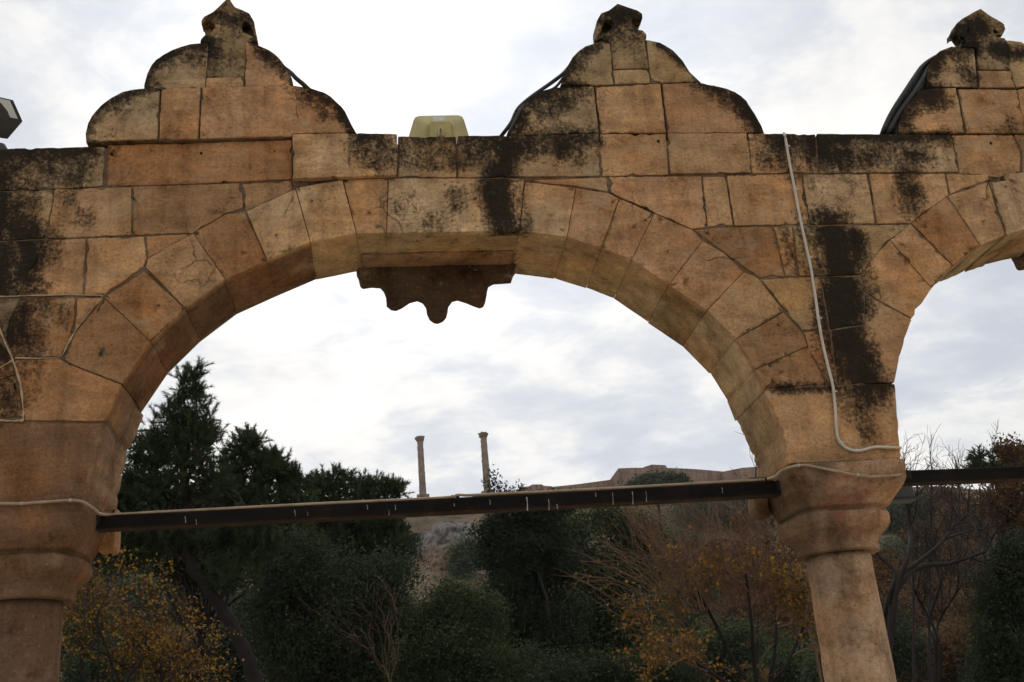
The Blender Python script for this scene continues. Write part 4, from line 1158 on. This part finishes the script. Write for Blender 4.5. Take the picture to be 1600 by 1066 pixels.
def quads(C, size, rs, kind='leaf', dirs=None, asp=0.55):
    n = len(C)
    if dirs is None:
        dirs = rs.normal(size=(n, 3)); dirs[:, 2] -= 0.25
    dirs /= np.linalg.norm(dirs, axis=1, keepdims=True) + 1e-9
    t = rs.normal(size=(n, 3)); s = np.cross(dirs, t); s /= np.linalg.norm(s, axis=1, keepdims=True) + 1e-9
    size = size * (0.6 + 0.8 * rs.random(n))[:, None]
    if kind == 'needle':
        V = np.stack([C - s * size * asp * .5, C + s * size * asp * .5, C + dirs * size], 1); F = np.arange(n * 3).reshape(n, 3)
        return V.reshape(-1, 3), F
    V = np.stack([C, C + dirs * size * .5 + s * size * asp * .5, C + dirs * size, C + dirs * size * .5 - s * size * asp * .5], 1)
    return V.reshape(-1, 3), np.arange(n * 4).reshape(n, 4)


def in_blobs(blobs, n, rs, Y, surf=0.55):
    """blobs: (px,py,rx,ry) in photo pixels at depth Y -> points spread through the crown volume"""
    nb = []
    for b in blobs:
        if b[2] < 13: nb.append(b); continue
        dy0 = b[4] if len(b) > 4 else 0.0
        for _ in range(19):
            a_ = rs.random() * 2 * math.pi; q_ = rs.random() ** .5; f_ = rs.uniform(.20, .54)
            nb.append((b[0] + b[2] * .84 * q_ * math.cos(a_), b[1] + b[3] * .80 * q_ * math.sin(a_), b[2] * f_, b[3] * f_ * rs.uniform(.7, 1.1), dy0 + rs.uniform(-.6, .6) * b[2] * mpp(Y)))
    blobs = nb
    k = mpp(Y); vol = np.array([b[2] * b[3] + 70 for b in blobs], float); vol /= vol.sum(); out = []
    for b, f in zip(blobs, vol):
        m_ = max(1, int(n * f)); d = rs.normal(size=(m_, 3)); d /= np.linalg.norm(d, axis=1, keepdims=True)
        rr = rs.random(m_) ** (1 / 3.0); rr = surf * (0.72 + 0.3 * rr) + (1 - surf) * rr
        dyy = b[4] if len(b) > 4 else 0.0
        c = at(b[0], b[1], Y + dyy)
        out.append(c + d * rr[:, None] * np.array([b[2] * k, max(b[2], b[3] * .7) * k * 0.8, b[3] * k]))
    return np.concatenate(out)


def limb_paths(base, pts, r0, rs, wig=0.25):
    """curved limbs from the trunk to crown points"""
    out = []
    for q in pts:
        b = np.array(base[rs.integers(int(len(base) * .62), len(base))]); q = np.array(q); d = q - b; l = np.linalg.norm(d)
        mid = b + d * .5 + rs.normal(size=3) * l * 0.12 + np.array([0, 0, l * .08]); path = smooth_path([b, mid, q], 6)
        path[1:-1] += rs.normal(size=(len(path) - 2, 3)) * l * 0.012
        rr = r0 * (0.25 + 0.5 * min(1, l / 3)); out.append((path, np.linspace(rr, rr * .15, len(path))))
    return out


def local(V, loc): return V - np.array(loc)


def tree(name, label, cat, blobs, Y, trunk, mat='dark', n_tuft=600, per=40, leaf=0.07, tuft=0.28, kind='leaf', r_tr=0.16, seed=1, group=None, surf=0.5, asp=0.55, limbs=26, bark=None, twig_n=0):
    rs = np.random.default_rng(seed)
    if trunk is None:
        bx = blobs[0]; trunk = [(bx[0], 1150), (bx[0] + rs.uniform(-10, 10), bx[1] + 30)]
    tp = [np.array(at(x, y, Y)) for x, y in trunk]
    # carry the trunk down to the ground
    d = tp[0] - tp[1]; base = tp[0].copy()
    if d[2] < 0:
        k = max(0.0, (tp[0][2] + 0.1) / -d[2]); base = tp[0] + d * min(k, 6); 
    base[2] = -0.1
    if Y > 80: base = np.array([tp[0][0], Y, ground_h(float(tp[0][0]), Y) - 0.5])
    tp = [base] + [q for q in tp if q[2] > base[2] + 0.3]
    if len(tp) < 2: tp.append(base + np.array([0, 0, 3.0]))
    path = smooth_path(tp, 6); path[1:-1, :2] += rs.normal(size=(len(path) - 2, 2)) * r_tr * 0.12
    root_ = empty(name, tuple(float(v) for v in base)); tag(root_, label, cat, group)
    cen = in_blobs(blobs, n_tuft, rs, Y, surf)
    sel = cen[rs.choice(len(cen), min(limbs, len(cen)), replace=False)]
    paths = [(path, np.linspace(r_tr * 1.15, r_tr * .4, len(path)))] + limb_paths(path, sel, r_tr * (.42 if kind == 'needle' else .6), rs)
    V, Fq = tube_arrays(paths, 8); link('trunk', fast_mesh('trunk', local(V, base), Fq, True), root_, bark or M_BARK)
    Cn = len(cen); tone = np.clip(rs.normal(0.45, 0.22, Cn), 0, 1)
    if kind == 'needle':
        axis = rs.normal(size=(Cn, 3)); axis[:, 2] += 0.9; axis /= np.linalg.norm(axis, axis=1, keepdims=True)
        t_ = rs.random((Cn, per)); C = (cen[:, None, :] + axis[:, None, :] * (t_ * tuft)[..., None]).reshape(-1, 3)
        dr = (axis[:, None, :] * 0.9 + rs.normal(size=(Cn, per, 3)) * 0.55).reshape(-1, 3)
        V, F = quads(C, leaf, rs, 'needle', dr, asp); at_ = np.repeat(np.clip(np.repeat(tone, per) + rs.normal(0, .15, Cn * per), 0, 1), 3)
    else:
        C = (cen[:, None, :] + rs.normal(size=(Cn, per, 3)) * tuft * 0.5).reshape(-1, 3)
        V, F = quads(C, leaf, rs, 'leaf', None, asp); at_ = np.repeat(np.clip(np.repeat(tone, per) + rs.normal(0, .18, Cn * per), 0, 1), 4)
    link('crown', fast_mesh('crown', local(V, base), F, False, at_), root_, ML[mat])
    return root_


def grow(start, d, length, r, lv, rs, out, spread=0.55, up=0.12, kids=(3, 5), ends=None, seglen=6, rmin=0.004, droop=0.0):
    n = seglen; pts = [np.array(start)]; dd = np.array(d, float)
    for i in range(n):
        dd = dd + rs.normal(size=3) * 0.13 + np.array([0, 0, up * 0.3 - droop * i / n]); dd /= np.linalg.norm(dd); pts.append(pts[-1] + dd * length / n)
    out.append((np.array(pts), np.linspace(r, max(r * .45, rmin * .6), n + 1)))
    if ends is not None and lv <= 1: ends += pts[2:]
    if lv == 0: return
    for k in range(rs.integers(kids[0], kids[1] + 1)):
        i = rs.integers(max(1, n // 3), n + 1) if k else n
        nd = dd + rs.normal(size=3) * spread; nd[2] += up; nd /= np.linalg.norm(nd)
        grow(pts[i], nd, length * rs.uniform(.55, .8), max(r * rs.uniform(.4, .6), rmin), lv - 1, rs, out, spread, up, kids, ends, seglen, rmin, droop)


def bare_tree(name, label, cat, stems, Y, r0, lv, seed, mat, twig_mat=None, leafmat=None, n_leaf=0, leaf=0.06, spread=0.5, up=0.15, kids=(3, 5), length=1.6, group=None, rmin=0.004, droop=0.0, zmax_px=None, wands=()):
    rs = np.random.default_rng(seed); ends = []; big_, small = [], []
    first = at(*stems[0][0], Y); base = np.array([first[0], Y, -0.05 if Y < 62 else first[2] - 2])
    root_ = empty(name, tuple(float(v) for v in base)); tag(root_, label, cat, group)
    for st in stems:
        pts = [at(x, y, Y) + np.array([0, rs.uniform(-.3, .3), 0]) for x, y in st]
        b0 = pts[0].copy(); b0[2] = base[2]; b0[0] = base[0] + (pts[0][0] - base[0]) * .6
        path = smooth_path([b0] + pts, 5); big_.append((path, np.linspace(r0, r0 * .45, len(path))))
        d = path[-1] - path[-3]; d /= np.linalg.norm(d)
        for k in range(4):
            i = [len(path) - 1, len(path) - 3, len(path) - 5, len(path) - 2][k]
            nd = d + rs.normal(size=3) * (0.25 if k == 0 else 0.6); nd[2] += up; nd /= np.linalg.norm(nd)
            grow(path[i], nd, length * rs.uniform(.8, 1.1), r0 * .38, lv, rs, small, spread, up, kids, ends, 5, rmin, droop)
    for (sx0, sy0, sx1, sy1, ex0, ey0, ex1, ey1, n_) in wands:
        for _ in range(n_):
            u_ = rs.random(); a_ = at(sx0 + (sx1 - sx0) * u_, sy0 + (sy1 - sy0) * u_, Y + rs.uniform(-.3, .3)); v_ = np.clip(u_ + rs.normal() * .18, 0, 1)
            b_ = at(ex0 + (ex1 - ex0) * v_, ey0 + (ey1 - ey0) * v_ + rs.uniform(-8, 22), Y + rs.uniform(-.9, .9)); L_ = np.linalg.norm(b_ - a_)
            mid = (a_ + b_) / 2 + rs.normal(size=3) * L_ * .07 + np.array([0, 0, L_ * .05]); pth = smooth_path([a_, mid, b_], 7)
            small.append((pth, np.linspace(.009, .0028, len(pth)))); ends += list(pth[4:])
            for _k in range(4):
                i_ = rs.integers(3, len(pth) - 1); dd_ = pth[-1] - pth[i_]; dd_ = dd_ / (np.linalg.norm(dd_) + 1e-6) + rs.normal(size=3) * .3
                grow(pth[i_], dd_ / np.linalg.norm(dd_), L_ * rs.uniform(.18, .4), .004, 0, rs, small, .3, .1, (1, 2), None, 4, .0026)
    V, F = tube_arrays(big_, 9); link('trunk', fast_mesh('trunk', local(V, base), F, True), root_, mat)
    V, F = tube_arrays(small, 4); link('branches', fast_mesh('branches', local(V, base), F, True), root_, twig_mat or mat)
    if leafmat:
        e = np.array(ends); c = e[rs.integers(0, len(e), n_leaf)] + rs.normal(size=(n_leaf, 3)) * 0.06
        if zmax_px is not None:
            zl = at(zmax_px[0], zmax_px[1], Y)[2]; keep = rs.random(len(c)) < np.clip((zl - c[:, 2]) / 1.2 + .12, 0.03, 1); c = c[keep]
        V, F = quads(c, leaf, rs, 'leaf', None, 0.75); at_ = np.repeat(rs.random(len(c)), 4)
        link('leaves', fast_mesh('leaves', local(V, base), F, False, at_), root_, ML[leafmat])
    return root_


# left pine
tree('pine_tree', 'tall dark pine with a leaning trunk behind the left side of the central arch', 'tree',
     [(300,602,24,28),(288,640,42,30),(268,672,48,30),(322,688,26,26),(240,708,46,34),(300,725,50,36),(215,750,44,34),(262,765,48,30),(335,760,34,30),(185,790,30,28),(200,835,50,32),(250,845,60,30),(330,835,50,28),(385,825,40,26),(405,860,34,24),(175,700,20,50),(360,905,40,22)], 18,
     [(404,1085),(380,1010),(345,950),(303,890),(286,855),(288,790),(285,690)], 'pine', 2800, 80, 0.10, 0.28, 'needle', 0.155, 11, limbs=50, asp=0.10)
tree('pine_tree', 'rounded pine crown just right of the tall pine, breaking the skyline', 'tree',
     [(388,708,30,28),(365,735,26,26),(420,735,34,28),(455,752,30,24),(395,775,46,28),(450,800,50,30),(350,790,24,26),(420,850,60,40),(470,870,44,40)], 23,
     [(430,1080),(425,950),(415,850),(400,760)], 'pine', 2200, 70, 0.11, 0.30, 'needle', 0.16, 12, limbs=40, asp=0.14)
tree('pine_tree', 'lower pine with light green tips left of the hill columns', 'tree',
     [(505,760,26,22),(530,762,30,24),(575,768,30,22),(610,768,20,18),(622,765,12,10),(550,800,54,28),(598,812,34,26),(500,810,40,34),(612,850,30,26),(590,850,50,30),(520,870,50,40)], 28,
     [(560,1080),(565,950),(560,850),(555,790)], 'pine', 2400, 64, 0.12, 0.32, 'needle', 0.18, 13, limbs=40, asp=0.14)
tree('evergreen_tree', 'dense dark leafy tree filling the space below the long beam, right of the leaning trunk', 'tree',
     [(470,880,60,50),(520,940,80,60),(430,960,50,60),(590,920,60,50),(480,1030,90,60),(600,1010,70,70),(560,1090,90,50)], 21, [(520,1100),(515,960)], 'dark', 1900, 38, 0.075, 0.36, seed=14, r_tr=0.15)
tree('evergreen_tree', 'dark round leafy tree in front of the rock cliff foot', 'tree',
     [(706,942,40,28),(742,962,46,36),(680,978,44,36),(720,1010,80,50),(660,1045,60,44),(770,1060,70,50)], 20, [(715,1100),(712,980)], 'green', 1500, 36, 0.065, 0.32, seed=15, r_tr=0.12)
tree('cypress_tree', 'dark cypress with spiky tops right of the hill columns', 'tree',
     [(770,752,5,14),(773,772,9,18),(787,775,10,12),(815,768,5,11),(800,782,20,10),(851,775,10,10),(830,785,30,12),(870,790,30,12),(820,830,74,40),(800,880,56,50),(850,870,50,60),(800,950,50,60),(850,960,60,70),(815,1040,60,60),(770,840,26,40)], 27,
     [(824,1090),(822,960),(818,830)], 'cyp', 3000, 34, 0.10, 0.24, seed=16, r_tr=0.17, asp=0.4)
tree('leafy_tree', 'mid green tree between the dark cypress and the reddish twigs', 'tree',
     [(900,825,40,30),(950,820,44,30),(1000,835,44,30),(920,880,50,44),(980,890,56,50),(930,950,50,60),(990,970,60,60),(960,1050,80,60),(900,1040,50,60)], 33,
     [(950,1100),(945,960)], 'green', 1700, 34, 0.12, 0.5, seed=17, r_tr=0.2)
tree('evergreen_tree', 'dark evergreen filling the gap behind the leaning pine trunk', 'tree',
     [(230,800,60,36),(300,830,70,44),(200,850,50,40),(380,850,60,44),(440,815,50,34),(340,790,50,24),(300,870,60,34)], 34, [(320,1100),(318,900)], 'pine', 1700, 40, 0.15, 0.5, seed=61, r_tr=0.15)
tree('evergreen_tree', 'dark evergreen directly under the left part of the long beam behind the low pine', 'tree',
     [(490,850,60,40),(550,870,60,40),(600,860,40,34),(460,880,50,40),(560,820,46,24)], 36, [(530,1100),(528,900)], 'dark', 1300, 38, 0.14, 0.5, seed=62, r_tr=0.15)
# low shrubs at the bottom
tree('shrub', 'dull grey green shrub at the bottom edge under the green tree', 'shrub',
     [(900,1060,60,40),(970,1065,70,36),(1040,1068,50,34)], 17, [(960,1130),(960,1080)], 'dark', 700, 34, 0.06, 0.3, seed=18, r_tr=0.05)
bare_tree('bare_shrub', 'thin leafless shrub at the bottom edge left of the cliff', 'shrub', [[(610,1090),(600,1040)], [(610,1090),(620,1030)]], 14, 0.007, 2, 20, M_TWIGR, None, None, 0, spread=.4, kids=(2, 3), length=0.9, rmin=0.0022)
bare_tree('bare_shrub', 'thin leafless shrub at the bottom edge beside the leaning pine trunk', 'shrub', [[(545,1090),(550,1040)]], 14, 0.006, 2, 21, M_BARE, None, None, 0, spread=.4, kids=(2, 3), length=0.9, rmin=0.0022)
# golden tree at left
bare_tree('autumn_tree', 'golden leaved tree beside the dark left column', 'tree', [[(190,1110),(180,1040),(150,960)], [(190,1110),(225,1030),(225,960)], [(190,1110),(240,1075),(260,1035)], [(190,1110),(130,1060),(125,1000)], [(190,1110),(200,1080),(205,1040)], [(200,1110),(240,1095),(275,1078)], [(190,1110),(150,1090),(150,1050)]], 12, 0.035, 3, 22,
          M_BARK, M_BARE, 'gold', 4600, 0.050, spread=.62, up=0.08, kids=(3, 4), length=0.55, rmin=0.0028)
# reddish tree in the centre right
bare_tree('autumn_tree', 'large half bare tree with reddish twigs and golden leaves left of the tan column', 'tree',
          [[(1190,1110),(1180,1030),(1168,970),(1160,900)], [(1190,1110),(1150,1030),(1120,970),(1085,925)], [(1200,1110),(1205,1020),(1215,960)], [(1190,1110),(1120,1060),(1060,1020)], [(1195,1110),(1225,1040),(1255,980)]],
          15, 0.05, 3, 23, M_BARK, M_TWIGR, 'gold', 5600, 0.074, spread=.6, up=0.10, kids=(3, 5), length=0.75, rmin=0.0045, zmax_px=(1150, 850),
          wands=[(1060, 960, 1210, 940, 975, 790, 1190, 775, 95), (1040, 1000, 1120, 930, 890, 900, 985, 800, 30)])
bare_tree('autumn_tree', 'rust coloured tree behind the tan column', 'tree',
          [[(1290,1110),(1270,1000),(1240,940)], [(1290,1110),(1310,980),(1300,940)], [(1290,1110),(1340,1000),(1350,950)]],
          24, 0.05, 3, 33, M_TWIGR, M_TWIGR, 'rust', 7000, 0.09, spread=.6, up=0.06, kids=(3, 5), length=1.3, rmin=0.006)
# bare trees right of the column
bare_tree('bare_tree', 'dark bare tree with crooked forked branches just right of the tan column', 'tree',
          [[(1386,1100),(1390,980),(1395,930),(1408,900),(1440,875),(1470,850),(1500,815)], [(1386,1100),(1390,985),(1388,930),(1400,895),(1378,862),(1372,845)], [(1386,1100),(1392,980),(1396,925),(1412,868),(1430,825),(1425,790)], [(1386,1100),(1392,985),(1400,920),(1440,885),(1490,878),(1540,862)]],
          17, 0.075, 3, 24, M_BARE, M_BARE, None, 0, spread=.5, up=0.18, kids=(3, 4), length=0.95, rmin=0.0045)
bare_tree('bare_tree', 'slender bare tree between the crooked bare tree and the right edge evergreen', 'tree',
          [[(1464,1110),(1460,1020),(1455,985),(1440,950),(1420,925)], [(1464,1110),(1460,1010),(1458,970),(1465,900),(1460,850)], [(1464,1110),(1462,1020),(1475,970),(1495,920)]],
          20, 0.055, 3, 25, M_BARE, M_BARE, None, 0, spread=.45, up=0.2, kids=(3, 4), length=1.1, rmin=0.0045)
for k, (x, y, lab) in enumerate(((1425,735,'thin bare treetop just right of the tan pier, above the right beam'), (1452,730,'second thin bare treetop right of the tan pier, above the right beam'), (1535,735,'bushy bare treetop above the right beam, left of the rusty pine'), (1178,735,'fine bare twigs showing left of the tan pier, above the long beam'))):
    bare_tree('bare_tree', lab, 'tree', [[(x + 8, 1080), (x + 4, 900), (x, y + (20 if k != 2 else 25))]], 34, 0.07, 2 if k != 2 else 3, 40 + k, M_BARE, M_BARE, None, 0, spread=.32 if k != 2 else .5, up=0.3, kids=(2, 4), length=1.1 if k != 2 else 1.15, rmin=0.008)
tree('evergreen_tree', 'dark evergreen at the right edge of the photo below the right beam', 'tree',
     [(1580,880,34,24),(1560,930,44,40),(1610,900,50,60),(1555,990,34,50),(1600,1000,60,70),(1570,1060,50,50)], 18, [(1580,1100),(1582,960)], 'dark', 1600, 38, 0.065, 0.3, seed=26, r_tr=0.13)
tree('pine_tree', 'small dark pine on the skyline at the right edge above the right beam', 'tree',
     [(1526,716,12,9),(1556,712,11,9),(1582,718,14,10),(1600,708,12,8),(1540,735,22,10),(1590,745,36,16)], 60, [(1560,900),(1562,760)], 'pine', 700, 30, 0.34, 0.5, 'needle', 0.25, 27, limbs=24, asp=0.2)
tree('autumn_tree', 'rust leaved tree at the right edge just below the right beam', 'tree',
     [(1585,705,22,12),(1570,775,30,20),(1600,790,34,26),(1545,790,20,16),(1590,830,40,24)], 44, [(1580,950),(1580,800)], 'rust', 420, 24, 0.15, 0.6, seed=28, r_tr=0.16, limbs=50)
# trees on the hillside behind, each one with its own crown
hs = [(1420,800,30,22,'olive'),(1470,790,32,22,'rust'),(1510,820,30,22,'rust'),(1440,850,34,24,'rust'),(1500,880,36,28,'rust'),(1400,880,30,26,'olive'),(1450,930,40,30,'rust'),(1530,950,40,30,'rust'),(1400,960,30,30,'rust'),(1500,1010,44,30,'rust'),(1420,1030,40,30,'rust'),
      (1100,800,40,18,'olive'),(1160,795,34,18,'olive'),(1060,860,40,26,'green'),(1130,870,40,26,'rust'),(1190,880,40,26,'rust'),(1080,940,46,30,'green'),(1160,960,46,34,'rust'),(1230,960,40,30,'rust'),(1240,1040,46,34,'green'),(1130,1040,46,34,'dark'),(1330,960,46,34,'rust'),(1320,880,40,28,'rust'),(1340,1040,50,34,'rust'),
      (150,960,50,34,'rust'),(220,930,46,30,'green'),(300,930,44,30,'rust'),(160,1040,50,36,'green'),(250,1030,50,36,'rust'),(340,1030,46,36,'dark'),(380,960,44,36,'dark'),(700,1040,60,40,'dark'),(640,980,50,40,'dark'),(860,1030,60,44,'dark'),(180,870,44,28,'green'),(100,900,40,30,'olive')]
hs += [(x_, 1000 + (i_ % 3) * 22, 46, 40, ('dark', 'rust', 'green', 'dark', 'olive')[i_ % 5]) for i_, x_ in enumerate(range(130, 1640, 84))]
hwords = {'olive': 'pale olive', 'rust': 'rust brown', 'green': 'mid green', 'dark': 'dark green'}
def side_of(x): return 'seen left of the leaning pine trunk' if x < 420 else ('deep behind the middle evergreens' if x < 900 else ('behind the large half bare tree' if x < 1300 else 'right of the tan column'))
ORDW = ['leftmost', 'second from left', 'third from left', 'fourth from left', 'fifth from left', 'sixth from left', 'seventh from left', 'eighth from left', 'ninth from left', 'tenth from left', 'eleventh from left', 'twelfth from left', 'thirteenth from left', 'fourteenth from left', 'fifteenth from left', 'rightmost']
for k, (x, y, rx, ry, mt) in enumerate(hs):
    Yh = solve_Y(x, y + ry * 1.5) if y < 1000 else rnd.uniform(44, 62)
    sd_ = side_of(x); fam = sorted(h[0] for h in hs if h[4] == mt and side_of(h[0]) == sd_)
    lab = ('%s of the %s hillside trees %s' % (ORDW[min(fam.index(x) + sum(1 for h in hs[:k] if h[0] == x and h[4] == mt and side_of(h[0]) == sd_), 15)], hwords[mt], sd_)) if len(fam) > 1 else '%s hillside tree %s' % (hwords[mt], sd_)
    tree('hillside_tree', lab, 'tree', [(x, y, rx, ry), (x - rx * .5, y + ry * .6, rx * .6, ry * .7), (x + rx * .5, y + ry * .5, rx * .6, ry * .7)], Yh,
         [(x, y + ry * 1.6), (x, y + ry * .5)], mt, 420, 26, 5.0 * mpp(Yh), 22 * mpp(Yh), seed=100 + k, r_tr=1.6 * mpp(Yh), limbs=26, group='trees on the hillside ' + sd_, bark=M_BARK)
tree('leafy_tree', 'round olive green tree in front of the fortress wall above the long beam', 'tree',
     [(996,762,15,8),(1014,755,15,8),(1034,752,17,8),(1058,754,14,8),(1068,760,10,8),(1015,770,30,10),(1050,770,26,10)], 190, [(1030,800),(1030,765)], 'olive', 600, 30, 0.6, 1.1, seed=70, r_tr=0.4)
tree('leafy_tree', 'dark bush growing on the rock cliff face', 'bush',
     [(730,865,16,12),(722,880,14,12),(738,880,12,14)], 190, [(728,915),(728,885)], 'green', 260, 26, 0.7, 1.6, seed=71, r_tr=0.2)

# ------------------------------------------------------------------ beam packing and air
for pb, (x, y) in ((bm_main, (150, 818)), (bm_main, (1217, 764)), (bm_right, (1408, 747))):
    p = at(x, y, 0.25) - np.array(pb.location); a = Acc()
    superloft(a, float(p[0]), float(p[1]), dens([(float(p[2]) - .040, .02, .04, 2.4), (float(p[2]) - .030, .035, .066, 2.6), (float(p[2]) + .02, .035, .066, 2.6), (float(p[2]) + .036, .02, .04, 2.2)], .008), (1, 1, 1), seg=30, amp=0.018)
    acc_obj('packing', a, M_MOSS_DARK, pb)
HAZE = 0.00010
if HAZE:
    a = Acc(); box(a, (0, 500, 59), (3040, 2640, 122)); hz = acc_obj('haze', a, None); hz['kind'] = 'stuff'
    m = bpy.data.materials.new('haze_air'); m.use_nodes = True; nt = m.node_tree; nt.nodes.clear()
    v = N(nt, 'ShaderNodeVolumePrincipled'); v.inputs['Color'].default_value = (0.9, 0.92, 0.95, 1); v.inputs['Density'].default_value = HAZE; v.inputs['Anisotropy'].default_value = 0.3
    o_ = N(nt, 'ShaderNodeOutputMaterial'); L(nt, v.outputs[0], o_.inputs['Volume']); hz.data.materials.append(m)
